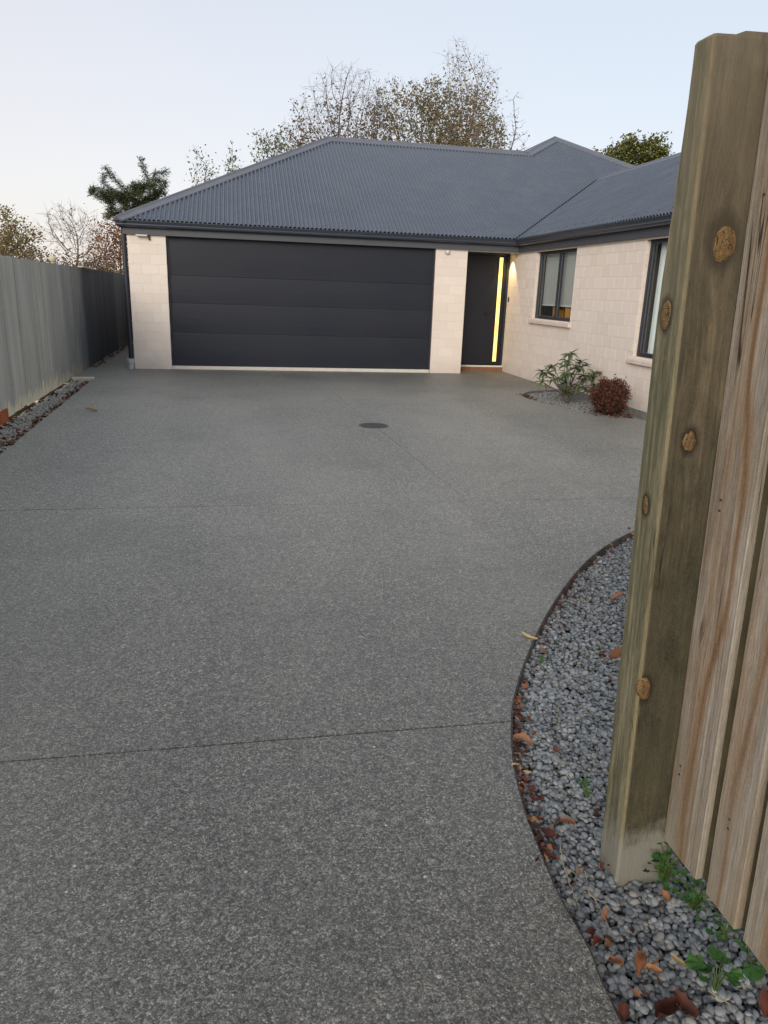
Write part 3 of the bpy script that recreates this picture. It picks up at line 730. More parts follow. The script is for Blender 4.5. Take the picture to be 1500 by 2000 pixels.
# rooms behind the windows
b = MB()
for (y0, y1) in ((9.7, 14.3), (5.6, 9.6)):
    b.box(9.0, y0, 0, 9.05, y1, 2.27); b.box(XW+.115, y0, .0, 8.99, y0+.04, 2.27); b.box(XW+.115, y1-.04, 0, 8.99, y1, 2.27); b.box(XW+.115, y0+.05, -.02, 8.99, y1-.05, .02); b.box(XW+.115, y0+.05, 2.28, 8.99, y1-.05, 2.29)
b.box(XW+.115, 11.2, .88, 5.95, 13.3, .92)
hp(b.build('room_lining', MAT['room']))
def tophouse(o): return o
for (y, s_, lab) in ((12.52, .15, 'mustard cardboard box on the ledge behind the far pane of the blind window'), (12.0, .16, 'mustard cardboard box on the ledge behind the near pane of the blind window')):
    bx = empty('cardboard_box', (5.50, y, .922)); tag(bx, lab, 'box', 'boxes on the window ledge')
    b = MB(); b.box(-.07, -s_/2, 0, .07, s_/2, .36); b.build('carton', MAT['card'], bx)
    b = MB(); b.box(-.072, -s_/2-.02, .33, -.06, s_/2+.004, .40); b.build('flap', MAT['card'], bx)

# eaves ---------------------------------------------------------
def sweep(path, prof, name, m, closed_prof=True):
    """profile (outward offset, z) swept along a plan polyline; outward = left-hand side of travel"""
    P = [Vector((*p, 0)) for p in path]; L = []
    for i, p in enumerate(P):
        ns = []
        if i > 0: t = (p-P[i-1]).normalized(); ns.append(Vector((-t.y, t.x, 0)))
        if i < len(P)-1: t = (P[i+1]-p).normalized(); ns.append(Vector((-t.y, t.x, 0)))
        if len(ns) == 2: mvec = (ns[0]+ns[1]); mvec = mvec/(mvec.dot(ns[0]))
        else: mvec = ns[0]
        L.append([(p.x+mvec.x*o, p.y+mvec.y*o, z) for o, z in prof])
    n = len(prof); b = MB(); vs = [v for l in L for v in l]; fs = []
    for i in range(len(L)-1):
        for k in range(n if closed_prof else n-1): fs.append((i*n+k, i*n+(k+1) % n, (i+1)*n+(k+1) % n, (i+1)*n+k))
    if closed_prof: fs += [tuple(range(n))[::-1], tuple(range((len(L)-1)*n, len(L)*n))]
    b.add(vs, fs); return hp(b.build(name, m))
# walking the eaves anticlockwise seen from below: outward on the left
path = [(XW, WE), (XW, D), (XL, D), (XL, 21.7), (2.7, 21.7), (2.7, 30.1), (12.65, 30.1), (12.65, D), (10.8, D), (10.8, WE), (XW, WE)]
path = path[::-1]      # travel so that outward is left
def area(pp): return sum(a[0]*b_[1]-b_[0]*a[1] for a, b_ in zip(pp, pp[1:]+pp[:1]))
if area(path) > 0: path = path[::-1]
gprof = [(.05, 2.375), (.118, 2.372), (.142, 2.385), (.153, 2.41), (.150, 2.425), (.158, 2.44), (.166, 2.462), (.176, 2.466), (.176, 2.478), (.160, 2.478), (.150, 2.44), (.14, 2.40), (.12, 2.384), (.06, 2.384), (.06, 2.47), (.05, 2.47)]
sweep(path, gprof, 'gutter', MAT['gutter'])
sweep(path, [(.03, 2.262), (.049, 2.262), (.049, 2.465), (.03, 2.465)], 'fascia', MAT['fascia'])
sweep(path, [(-.02, 2.2785), (.029, 2.2785), (.029, 2.2985), (-.02, 2.2985)], 'soffit', MAT['soffit'])
# pale trim under the fascia over the door and along the wing
b = MB(); b.box(XW-.014, WE, 2.235, XW-.0005, DR-.001, 2.277); b.box(P3+.001, D+.0, 2.243, XW-.0145, D+.018, 2.277)
hp(b.build('soffit_trim', MAT['soffit']))
b = MB(); b.box(P3+.001, D+.02, 2.2785, XW-.001, DR+.1, 2.29); hp(b.build('porch_ceiling', MAT['soffit']))
b = MB(); b.box(P1, D+.0, 2.2785, P2, D+.2, 2.32); hp(b.build('door_lintel', MAT['gutter']))

# roof ----------------------------------------------------------
PITCHL = .0762; AMP = .016
nl = math.sqrt(1+S*S)
def corr(name, ax, o, sgn, u0, u1, lo, hi):
    """corrugated slope. ax 'x': eave along X at Y=o rising to +sgn Y; ax 'y': eave along Y at X=o. lo/hi: plan distance from the eave"""
    n = int((u1-u0)/PITCHL*8); vs = []; fs = []; idx = []
    for i in range(n+1):
        u = u0+(u1-u0)*i/n; ph = 2*math.pi*u/PITCHL; h_ = AMP*math.cos(ph)
        a, b_ = lo(u), hi(u)
        if b_ < a: b_ = a
        for tt in (a, b_):
            # displaced along the slope's normal
            t_ = tt-S/nl*h_; z = ZG+S*tt+h_/nl
            vs.append((u, o+sgn*t_, z) if ax == 'x' else (o+sgn*t_, u, z))
    for i in range(n):
        f = (2*i, 2*i+2, 2*i+3, 2*i+1)
        if (ax == 'x') != (sgn > 0): f = f[::-1]
        fs.append(f)
    b = MB(); b.add(vs, fs, True); return hp(b.build(name, MAT['roof']))
WR = 2.8917; GR = 4.0292; XM0, XM1 = 2.63, 12.82; XA = (XM0+XM1)/2; MR = (XM1-XM0)/2
XR = XG+WR; X2 = XR+WR
def lo_front(x):
    if x < XG: return .02
    if x < XR: return x-XG+.04
    return max(.02, X2-x)
def hi_front(x):
    if x < XA: return max(min(x-XC, GR), x-XM0)
    return XM1-x
corr('roof_sheet', 'x', YG, 1, XC, XM1, lo_front, hi_front)
YB = YG+2*GR
corr('roof_sheet', 'x', YB, -1, XC, 6.7, lambda x: max(0, x-XM0), lambda x: max(min(x-XC, GR), 0))
corr('roof_sheet', 'y', XC, 1, YG, YB, lambda y: .02, lambda y: min(y-YG, YB-y))
YE = 30.27
def lo_l(y): return GR-(y-YG-GR) if y < YB else 0
corr('roof_sheet', 'y', XM0, 1, YG+GR, YE, lo_l, lambda y: min(y-YG, MR, YE-y))
corr('roof_sheet', 'y', XM1, -1, YG, YE, lambda y: 0, lambda y: min(y-YG, MR, YE-y))
corr('roof_sheet', 'x', YE, -1, XM0, XM1, lambda x: 0, lambda x: min(x-XM0, XM1-x))
YW = WE-OG
corr('roof_sheet', 'y', XG, 1, YW, YG+WR, lambda y: max(.02, y-YG+.04), lambda y: min(WR, y-YW))
corr('roof_sheet', 'y', X2, -1, YW, YG+WR, lambda y: max(.0, y-YG), lambda y: min(WR, y-YW))
corr('roof_sheet', 'x', YW, 1, XG, X2, lambda x: 0, lambda x: min(x-XG, X2-x))
def cap(a, b_, n1, n2, name='ridge_cap', wd=.15, ridge=.03):
    """folded ridge or hip capping from a to b; n1, n2: plan directions falling away on either side"""
    a = Vector(a); b_ = Vector(b_); t = (b_-a).normalized()
    def fl(n):
        n = Vector(n); v = Vector((n.x, n.y, -S)); v = v-t*v.dot(t); return v.normalized()
    f1, f2 = fl(n1), fl(n2); upv = -(f1+f2).normalized() if (f1+f2).length > .01 else Vector((0, 0, 1))
    L = .016
    prof = [f1*wd+upv*(.0-.004), f1*wd+upv*L, f1*.034+upv*(L+.002)]
    for k in range(5):
        an = math.pi*k/4; d_ = (f1*math.cos(an) if an < math.pi/2 else f2*-math.cos(an)); prof.append(d_*.026+upv*(L+.006+ridge*.8*math.sin(an)))
    prof += [f2*.034+upv*(L+.002), f2*wd+upv*L, f2*wd+upv*(-.004)]
    n = len(prof); m = MB(); vs = [a+p for p in prof]+[b_+p for p in prof]
    m.add(vs, [(k, n+k, n+k+1, k+1) for k in range(n-1)]+[tuple(range(n)), tuple(range(2*n-1, n-1, -1))])
    return hp(m.build(name, MAT['cap']))
zr = lambda t_: ZG+S*t_
cap((XC+.03, YG+.03, zr(.03)), (XC+GR, YG+GR, zr(GR)), (0,-1,0), (-1,0,0), 'hip_cap')
cap((XC+.03, YB-.03, zr(.03)), (XC+GR, YB-GR, zr(GR)), (0,1,0), (-1,0,0), 'hip_cap')
cap((XC+GR-.05, YG+GR, zr(GR)+.004), (XM0+GR+.08, YG+GR, zr(GR)+.004), (0,-1,0), (0,1,0))
cap((XM0+GR-.03, YG+GR-.03, zr(GR)-.01), (XA, YG+MR, zr(MR)), (0,-1,0), (-1,0,0), 'hip_cap')
cap((XA, YG+MR, zr(MR)), (XM1-.02, YG+.02, zr(.02)), (0,-1,0), (1,0,0), 'hip_cap')
cap((XA, YG+MR-.03, zr(MR)), (XA, YE-MR, zr(MR)), (-1,0,0), (1,0,0))
cap((XA, YE-MR, zr(MR)), (XM0, YE, ZG), (0,1,0), (-1,0,0), 'hip_cap'); cap((XA, YE-MR, zr(MR)), (XM1, YE, ZG), (0,1,0), (1,0,0), 'hip_cap')
cap((XR, YW+WR, zr(WR)), (XR, YG+WR+.05, zr(WR)), (-1,0,0), (1,0,0), wd=.13)
cap((XR, YW+WR, zr(WR)), (XG, YW, ZG), (0,-1,0), (-1,0,0), 'hip_cap'); cap((XR, YW+WR, zr(WR)), (X2, YW, ZG), (0,-1,0), (1,0,0), 'hip_cap')
# valley tray
b = MB(); dv = Vector((0, 0, -.018)); q0 = Vector((XG+.02, YG+.02, ZG+.01)); q1 = Vector((XR, YG+WR, zr(WR)))
L1, L2 = Vector((-.075, 0, .0)), Vector((0, -.075, 0))
b.add([q0+Vector((-.0, .09, S*.09))+dv, q0+dv*1.4, q0+Vector((.09, 0, S*.09))+dv, q1+Vector((-.0, .09, S*.09-.02))+dv, q1+dv*1.4, q1+Vector((.09, 0, -.06))+dv], [(0,1,4,3),(1,2,5,4)])
hp(b.build('valley_tray', MAT['frame']))
# fixings along the eaves of the wing roof
b = MB(); y = YW+.2
while y < 13.4:
    for t_ in (.14,):
        z = zr(t_)+AMP; b.cyl((XG+t_, y, z), (XG+t_-.004, y, z+.009), .009, n=6, smooth=False)
    y += PITCHL*4
hp(b.build('roof_screws', MAT['gutter']))

# fittings on the house ----------------------------------------
dp = empty('downpipe'); hp(dp)
b = MB(); b.cyl((XL-.055, D+.02, .17), (XL-.055, D+.02, 2.39), .04, n=20); b.build('pipe', MAT['pipe'], dp)
b = MB(); b.cyl((XL-.065, D+.0, .0), (XL-.065, D+.0, .10), .048, n=24); b.cyl((XL-.065, D+.0, .10), (XL-.065, D, .105), .055, n=24); b.cyl((XL-.065, D, .105), (XL-.065, D, .178), .062, n=24); b.build('drain_socket', MAT['pvc'], dp)
b = MB(); b.box(XL-.1, D+.005, 1.2, XL-.0005, D+.05, 1.225); b.box(XL-.1, D+.005, 2.1, XL-.0005, D+.05, 2.125); b.build('pipe_clip', MAT['pipe'], dp)
fl_ = empty('flood_light'); hp(fl_)
b = MB(); b.box(-1.69, D-.10, 2.235, -1.50, D-.012, 2.262); bevelled(b.build('lamp_body', MAT['white'], fl_), .01, 3)
b = MB(); b.box(-1.49, D-.03, 2.18, -1.465, D-.001, 2.27); b.box(-1.70, D-.034, 2.262, -1.47, D-.012, 2.2615+.014); b.build('bracket', MAT['black'], fl_)
sl = empty('sensor_light'); hp(sl); hp(sl)
b = MB(); b.box(3.76, D-.02, 2.19, 3.86, D-.001, 2.265); bevelled(b.build('backplate', MAT['pvc'], sl), .006)
b = MB()
for k in range(8):
    a0_, a1_ = math.pi/2*k/8, math.pi/2*(k+1)/8
    b.cyl((3.81, D-.021-.04*math.sin(a0_), 2.21), (3.81, D-.021-.04*math.sin(a1_), 2.21), .04*math.cos(a0_)+1e-4, .04*math.cos(a1_)+1e-4, n=20, cap=False)
b.build('lens', MAT['white'], sl)
dl = empty('downlight'); hp(dl); hp(dl)
b = MB(); b.cyl((5.10, 14.26, 2.272), (5.10, 14.26, 2.2784), .05, n=28); b.build('trim_ring', MAT['white'], dl)
t = NT('lit_lamp'); c = t.mix(t.noise(t.coord(), 5), (1, .78, .4, 1), (1, .82, .48, 1)); t.l(c, t.b.inputs['Emission Color']); t.b.inputs['Emission Strength'].default_value = 6; t.done(c, .4)
b = MB(); b.cyl((5.10, 14.26, 2.2695), (5.10, 14.26, 2.2718), .036, n=24); b.build('lamp', t.m, dl)
ld = bpy.data.lights.new('downlight_beam', 'SPOT'); ld.energy = 26; ld.color = (1, .74, .34); ld.spot_size = R(70); ld.spot_blend = .3; ld.shadow_soft_size = .02
lo_ = bpy.data.objects.new('downlight_beam', ld); C.objects.link(lo_); lo_.location = (5.10, 14.26, 2.262); lo_.rotation_euler = (0, R(-6), 0)

# ================================================================ LEFT FENCE
def board(w_, t_, h_, m, name, parent, jag=.002, n=1):
    b = MB(); b.box(0, 0, 0, t_, w_, h_); o = b.build(name, m, parent); return o
fence = empty('timber_fence', (fx(8), 8, 0)); tag(fence, 'long weathered grey paling fence along the left side of the driveway', 'fence')
y = .5; k = 0
specials = [9.07, 9.57, 14.0, 18.05]
rg = random.Random(4)
breaks = [y]
while breaks[-1] < 20.2:
    nx_ = breaks[-1]+rg.choice([.5, .45, .3, .4])
    for s_ in specials:
        if breaks[-1] < s_-.05 and nx_ > s_-.08: nx_ = s_; break
    breaks.append(nx_)
for a, c in zip(breaks, breaks[1:]):
    dark = a >= 13.95 and a < 17.9  # boards along the garage take the darker blue-grey colour
    g = rg.choice([.0012, .0012, .003, .006])
    if any(abs(c-s_) < 1e-6 for s_ in specials[:3]): g = .014
    h_ = 1.712-.0045*max(0, a-9)+rg.uniform(-.006, .006)
    off = rg.uniform(-.004, .004)
    z0 = .0 if a > 9.6 else rg.uniform(.0, .02)
    b = MB(); b.box(-.018, .0006, 0, .0, c-a-g, h_-z0)
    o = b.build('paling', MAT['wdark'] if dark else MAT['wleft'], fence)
    o.location = (fx(a)+off-fence.location.x, a-8, z0)
    o.rotation_euler = (rg.uniform(-.0015, .0015), 0, math.atan(.0218))
b = MB()
for z in (.3, .95, 1.5):
    a0, a1 = .5, 20.2; b.add([(fx(a0)-.024, a0, z), (fx(a1)-.024, a1, z), (fx(a1)-.07, a1, z), (fx(a0)-.07, a0, z), (fx(a0)-.024, a0, z+.09), (fx(a1)-.024, a1, z+.09), (fx(a1)-.07, a1, z+.09), (fx(a0)-.07, a0, z+.09)], [(0,1,2,3),(4,7,6,5),(0,4,5,1),(1,5,6,2),(2,6,7,3),(3,7,4,0)])
    o = b.build('rail', MAT['wleft'], fence); o.location = (-fence.location.x, -8, 0); b = MB()
for y in np.arange(.7, 20.3, 1.95):
    b = MB(); b.box(-.05, -.05, -.09, .05, .05, 1.66); o = b.build('post', MAT['wleft'], fence); o.location = (fx(y)-.125-fence.location.x, y-8, 0)
# two rust coloured short boards at the foot of the nearest visible palings
kb = MB(); kb.box(0, 0, -.04, .02, 1.35, .12); o = kb.build('kickboard', m_plain('rusty_board', srgb(164,92,58), .85, .2, .3, 14), fence)
o.location = (fx(7.2)+.004-fence.location.x, 7.25-8, 0); o.rotation_euler = (0, 0, math.atan(.0218)); o['label'] = 'rust-orange board along the foot of the fence'
# pale board lying on the fence top and a small round knob
tb = MB(); tb.box(-.05, 0, 0, .035, 1.25, .022); o = tb.build('loose_board', MAT['capwood']); o.location = (fx(14.0), 13.95, 1.698); o.rotation_euler = (R(-.35), 0, math.atan(.0218))
tag(o, 'pale sawn board lying along the top of the dark part of the left fence', 'board')
kn = empty('fence_knob', (fx(11.85)-.02, 11.85, 1.70)); tag(kn, 'small pale round knob standing on the top edge of the left fence', 'knob')
b = MB()
for q in range(8):
    a0_, a1_ = math.pi*q/8, math.pi*(q+1)/8
    b.cyl((0, 0, .06-.048*math.cos(a0_)), (0, 0, .06-.048*math.cos(a1_)), .05*math.sin(a0_)+1e-4, .05*math.sin(a1_)+1e-4, n=14, cap=False)
b.build('ball', MAT['capwood'], kn); b = MB(); b.cyl((0,0,-.01),(0,0,.03),.02,n=10); b.build('stem', MAT['capwood'], kn)

# dark gate across the side path
sg = empty('side_gate', (-2.3, 20.1, 0)); tag(sg, 'dark boarded gate closing the narrow path between fence and garage', 'gate')
for i in range(7):
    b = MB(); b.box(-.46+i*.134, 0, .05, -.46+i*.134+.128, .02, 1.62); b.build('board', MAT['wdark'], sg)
for z in (.12, .82, 1.5):
    b = MB(); b.box(-.46, -.05, z, .46, -.002, z+.09); b.build('rail', MAT['black'], sg)

# pale stone across the end of the gravel strip
b = MB(); b.box(-.165, -.04, -.05, .165, .04, .028); o = bevelled(b.build('edging_stone', MAT['stonepale']), .012, 2); o.location = (fx(12.34)+.175, 12.34, 0); o.rotation_euler = (0, 0, .12)
tag(o, 'pale block of stone closing the far end of the gravel strip by the left fence', 'stone')

# ================================================================ NEAR POST AND PALING FENCE (right)
gf = empty('paling_fence', (.97, 1.46, 0)); gf.rotation_euler = (0, -math.atan(.035), 0)
tag(gf, 'close-up paling fence with thick green-tinged knotty end post at the right edge', 'fence')
def organic_prism(prof, z0, z1, n, amp, seed, taper_top=.0, closed_caps=True, fq=3.0):
    """prof: list of (x,y); small waviness along the length"""
    b = MB(); k = len(prof); vs = []
    cx_ = sum(p[0] for p in prof)/k; cy_ = sum(p[1] for p in prof)/k
    zs_ = [z0+(z1-z0)*i/n for i in range(n+1)]
    for i, z in enumerate(zs_):
        s_ = 1.0
        for (x, y_) in prof:
            d_ = noise.noise(Vector((x*14+seed*7.3, y_*14, z*fq)))*amp+noise.noise(Vector((x*60+seed, y_*60, z*fq*6)))*amp*.35
            v = Vector((x-cx_, y_-cy_, 0)).normalized()
            vs.append((x+v.x*d_, y_+v.y*d_, z))
    fs = [(i*k+j, i*k+(j+1) % k, (i+1)*k+(j+1) % k, (i+1)*k+j) for i in range(n) for j in range(k)]
    b.add(vs, fs, True)
    # top: pulled-in ring then cap
    top = vs[-k:]; ring = [(cx_+(p[0]-cx_)*.955, cy_+(p[1]-cy_)*.95, z1+taper_top*(1 if p[0] > cx_-.02 else .45)) for p in top]
    b.add(top+ring, [(j, (j+1) % k, k+(j+1) % k, k+j) for j in range(k)], False); b.add(ring, [tuple(range(k))], False)
    b.add(vs[:k], [tuple(range(k))[::-1]], False)
    return b
PW, PD, c_ = .156, .102, .006
def corner(x, y_, sx_, sy_, c_):      # two points of a worn arris
    return [(x+sx_*c_, y_), (x, y_+sy_*c_)]
prof = []
def edge_pts(a, b_, n): return [(a[0]+(b_[0]-a[0])*i/n, a[1]+(b_[1]-a[1])*i/n) for i in range(n)]
cor = [(c_,0),(PW-c_,0),(PW,c_),(PW,PD-c_),(PW-c_,PD),(c_,PD),(0,PD-c_),(0,c_)]
for i in range(8):
    a, b_ = cor[i], cor[(i+1) % 8]; L = math.dist(a, b_); prof += edge_pts(a, b_, 7 if L > .05 else 1)
pm = organic_prism(prof, -.07, 1.972, 110, .0022, 1, .012)
def _tap(v):
    k = max(0., min(1., (v[2]-1.35)/.62)); return (v[0], v[1]*(1-.38*k*k*(3-2*k)), v[2])
pm.v = [_tap(v) for v in pm.v]
po = pm.build('post', MAT['post'], gf)
# sharp-ish shading on the arrises
for p in po.data.polygons: p.use_smooth = True
def edge_split(o, ang=35):
    m = o.modifiers.new('edges', 'EDGE_SPLIT'); m.split_angle = R(ang)
edge_split(po)
def knot(x, y_, z, rx, rz, proud, face='front', seed=0, lab=None):
    b = MB(); n1, n2 = 7, 18; vs = []
    for i in range(n1+1):
        a = math.pi/2*i/n1
        for j in range(n2):
            th = 2*math.pi*j/n2; wob = 1+.09*math.sin(2*th+seed)+.05*math.sin(3*th+seed*1.7)+.02*math.sin(7*th+seed*2)
            rr = math.cos(a)*wob; h_ = proud*math.sin(a)**.6*(.85+.4*noise.noise(Vector((math.cos(th)*rr*2.2+seed*3, math.sin(th)*rr*2.2, seed))))
            if face == 'front': vs.append((rx*rr*math.cos(th), -h_, rz*rr*math.sin(th)))
            else: vs.append((-h_, rx*rr*math.cos(th), rz*rr*math.sin(th)))
    b.add(vs, [(i*n2+j, i*n2+(j+1) % n2, (i+1)*n2+(j+1) % n2, (i+1)*n2+j) for i in range(n1) for j in range(n2)], True)
    o = b.build('knot', MAT['knot'], gf, (x, y_, z))
    if lab: o['label'] = lab
    return o
knot(.080, .002, 1.598, .025, .039, .006, seed=1, lab='large oval orange knot high on the post')
knot(.055, .002, 1.183, .016, .026, .006, seed=2)
knot(.014, .003, .562, .019, .032, .013, seed=3, lab='split bulging knot on the corner of the post')
knot(.001, .06, 1.455, .020, .030, .004, 'side', 4, 'torn reddish knot on the driveway face of the post')
knot(.001, .045, 1.36, .007, .010, .003, 'side', 5)
knot(.001, .055, 1.02, .012, .022, .005, 'side', 6)
# palings: face towards the driveway at local x = .122, running towards the camera
b0 = .127
def paling(y1, y0, z0, z1, t_=.019, x=.124, seed=1, m=None):
    pr_ = []
    cs_ = [(x, y0+.002-POSTY0), (x+.002, y0-POSTY0), (x+t_, y0-POSTY0), (x+t_, y1-POSTY0), (x+.002, y1-POSTY0), (x, y1-.002-POSTY0)]
    for i in range(6):
        a, b_ = cs_[i], cs_[(i+1) % 6]; pr_ += edge_pts(a, b_, 5 if math.dist(a, b_) > .05 else 1)
    yc = (y0+y1)/2-POSTY0
    pr2 = [(px_, py_-yc) for px_, py_ in pr_]
    b = organic_prism(pr2[::-1], z0, z1, 90, .0016, seed, .004)
    o = b.build('paling', m or MAT['paling'], gf, (0, yc, 0)); edge_split(o); return o
spans = [(1.4575, 1.311), (1.270, 1.160)]
yy = 1.130
rg = random.Random(11)
while yy > -1.2:
    w_ = rg.choice([.14, .145, .15]); spans.append((yy, yy-w_)); yy -= w_+.038
for i, (a, c) in enumerate(spans):
    paling(a, c, .098+rg.uniform(-.002, .002), 1.93+rg.uniform(-.01, .01), seed=i+2)
yy = 1.335
while yy > -1.2:
    paling(yy, yy-.10, .10, 1.91, x=.124+.0195, seed=int(yy*50), m=MAT['backwood']); yy -= .187 if yy < 1.3 else .165
for z in (.28, 1.0, 1.66):
    b = MB(); b.box(.164, -2.7, z, .21, -.0, z+.09); b.build('rail', MAT['backwood'], gf)
for z in (.32, .345, 1.03, 1.055, 1.69):
    for i, (a, c) in enumerate(spans[:6]):
        b = MB(); yn = a-.03-.012*((i+int(z*10)) % 3)-POSTY0; b.cyl((.1215, yn, z), (.1245, yn, z), .0028, n=8); b.build('nail', MAT['iron'], gf)

# ================================================================ PLANTS
def quads_mesh(name, pos, size, m, parent=None, seed=0, up_bias=0., aspect=1.9, tint=None, droop=0.0, dirs=None):
    """many folded leaves: 2 triangles each side of a midrib -> 2 quads as 4 verts diamond"""
    rg = np.random.default_rng(seed); n = len(pos)
    if dirs is None:
        d = rg.normal(size=(n, 3)); d[:, 2] = d[:, 2]*.7+up_bias
    else: d = dirs+rg.normal(size=(n, 3))*.35
    d /= np.linalg.norm(d, axis=1)[:, None]
    r_ = rg.normal(size=(n, 3)); s_ = np.cross(d, r_); s_ /= np.linalg.norm(s_, axis=1)[:, None]; nn = np.cross(d, s_)
    L = size*rg.uniform(.6, 1.3, n)[:, None]; W = L/aspect/2
    mid = pos+d*L*.5
    v = np.stack([pos, mid+s_*W+nn*W*.35, pos+d*L-nn*L*droop, mid-s_*W+nn*W*.35], 1).reshape(-1, 3)
    f = np.array([[0, 1, 2], [0, 2, 3]])[None]+(np.arange(n)*4)[:, None, None]
    t_ = rg.random(n) if tint is None else tint
    o = attr_mesh(name, v, f.reshape(-1, 3), m, parent, np.repeat(t_, 4), smooth=False)
    return o

def grow(base, crown, npts, seed, step=.28, kill=.5, infl=1.6, trunk_h=None, maxit=140, jitter=.25, upb=.1):
    """space colonisation; crown: list of (cx,cy,cz,rx,ry,rz,weight). returns nodes, parents"""
    rg = np.random.default_rng(seed); A = []
    wts = np.array([c[6] for c in crown], float); wts /= wts.sum()
    for c, n in zip(crown, (wts*npts).astype(int)):
        p = rg.normal(size=(n, 3)); p /= np.linalg.norm(p, axis=1)[:, None]; p *= rg.random(n)[:, None]**(1/2.2)
        A.append(p*np.array(c[3:6])+np.array(c[:3]))
    A = np.concatenate(A)
    nodes = [np.array(base, float)]; par = [-1]
    z = base[2]; top = trunk_h if trunk_h else min(c[2]-c[5] for c in crown)
    cc = A.mean(0)
    while z < top:
        z += step; k = (z-base[2])/max(1e-3, (top-base[2])); p = nodes[-1].copy(); p[2] = z
        p[:2] = np.array(base[:2])+(cc[:2]-np.array(base[:2]))*k*.5+rg.normal(size=2)*.03; par.append(len(nodes)-1); nodes.append(p)
    N = np.array(nodes); near_d = np.full(len(A), 1e9); near_i = np.zeros(len(A), int); new0 = 0
    for it in range(maxit):
        NN = N[new0:]
        if len(NN) == 0: break
        dd = np.linalg.norm(A[:, None]-NN[None], axis=2); j = dd.argmin(1); dm = dd[np.arange(len(A)), j]
        upd = dm < near_d; near_d[upd] = dm[upd]; near_i[upd] = j[upd]+new0
        keep = near_d > kill; A = A[keep]; near_d = near_d[keep]; near_i = near_i[keep]
        if len(A) == 0: break
        act = near_d < infl
        if not act.any(): act = near_d <= near_d.min()+1e-6
        idx = np.unique(near_i[act]); add = []; ap = []
        for i in idx:
            m_ = act & (near_i == i); v = (A[m_]-N[i]); v /= np.linalg.norm(v, axis=1)[:, None]; v = v.sum(0)+rg.normal(size=3)*jitter; v[2] += upb
            v /= np.linalg.norm(v)+1e-9; add.append(N[i]+v*step); ap.append(i)
        new0 = len(N); N = np.concatenate([N, np.array(add)]); par += ap
    return N, np.array(par)

def tree(name, label, cat, base, crown, npts, seed, leafmat=None, leaf_n=0, leaf_size=.1, step=.28, kill=.45, infl=1.8, r_tip=.0052, rk=.42,
         bark='bark', group=None, trunk_h=None, leaf_zone=None, jitter=.28, upb=.1, aspect=1.7, clump=.12, twigs=0, twig_len=.35, up_bias=0):
    N, par = grow(base, crown, npts, seed, step, kill, infl, trunk_h, jitter=jitter, upb=upb)
    n = len(N); ch = [[] for _ in range(n)]
    for i in range(1, n): ch[par[i]].append(i)
    rad = np.zeros(n)
    for i in range(n-1, -1, -1):
        rad[i] = r_tip if not ch[i] else (sum(rad[c]**(1/rk) for c in ch[i]))**rk
    root = empty(name, tuple(base)); tag(root, label, cat, group)
    tb_, bb = MB(), MB(); off = Vector(base)
    # chains
    stack = [(0, [0])]
    chains = []
    starts = [(0, None)]
    while starts:
        s0, p0 = starts.pop(); c = [s0] if p0 is None else [p0, s0]; cur = s0
        while ch[cur]:
            k = max(ch[cur], key=lambda q: rad[q])
            for q in ch[cur]:
                if q != k: starts.append((q, cur))
            c.append(k); cur = k
        chains.append(c)
    for ci, c in enumerate(chains):
        pts = [Vector(N[i])-off for i in c]; rs = [rad[i] for i in c]
        if len(rs) > 1 and ci > 0: rs[0] = min(rs[0], rs[1]*1.2)
        rs[-1] *= .5
        (tb_ if ci == 0 else bb).tube(pts, rs, 7 if ci == 0 else (4 if rs[0] > .03 else 3))
    tips = np.array([i for i in range(n) if not ch[i]]); thin = np.where(rad < r_tip*3.2)[0]
    rg = np.random.default_rng(seed+9)
    if twigs:
        for i in thin:
            for _ in range(twigs):
                d_ = N[i]-N[par[i]] if par[i] >= 0 else np.array([0, 0, 1.]); d_ = d_/(np.linalg.norm(d_)+1e-9)+rg.normal(size=3)*.55; d_[2] += .15
                d_ /= np.linalg.norm(d_); L = twig_len*rg.uniform(.4, 1.2); p0 = Vector(N[i])-off; m_ = p0+Vector(d_*L*.5)+Vector(rg.normal(size=3)*L*.07); e = p0+Vector(d_*L)
                bb.tube([p0, m_, e], [r_tip*.8, r_tip*.6, r_tip*.35], 3)
    tb_.build('trunk', MAT[bark], root); o = bb.build('branches', MAT[bark], root)
    if leafmat and leaf_n:
        src = N[thin]; 
        if leaf_zone is not None:
            wgt = np.array([max(0, leaf_zone(p)) for p in src])
        else: wgt = np.ones(len(src))
        if wgt.sum() > 0:
            pk = rg.choice(len(src), leaf_n, p=wgt/wgt.sum()); pos = src[pk]+rg.normal(size=(leaf_n, 3))*clump-np.array(base)
            quads_mesh('foliage', pos, leaf_size, leafmat, root, seed, aspect=aspect, up_bias=up_bias)['kind'] = 'stuff'
    return root

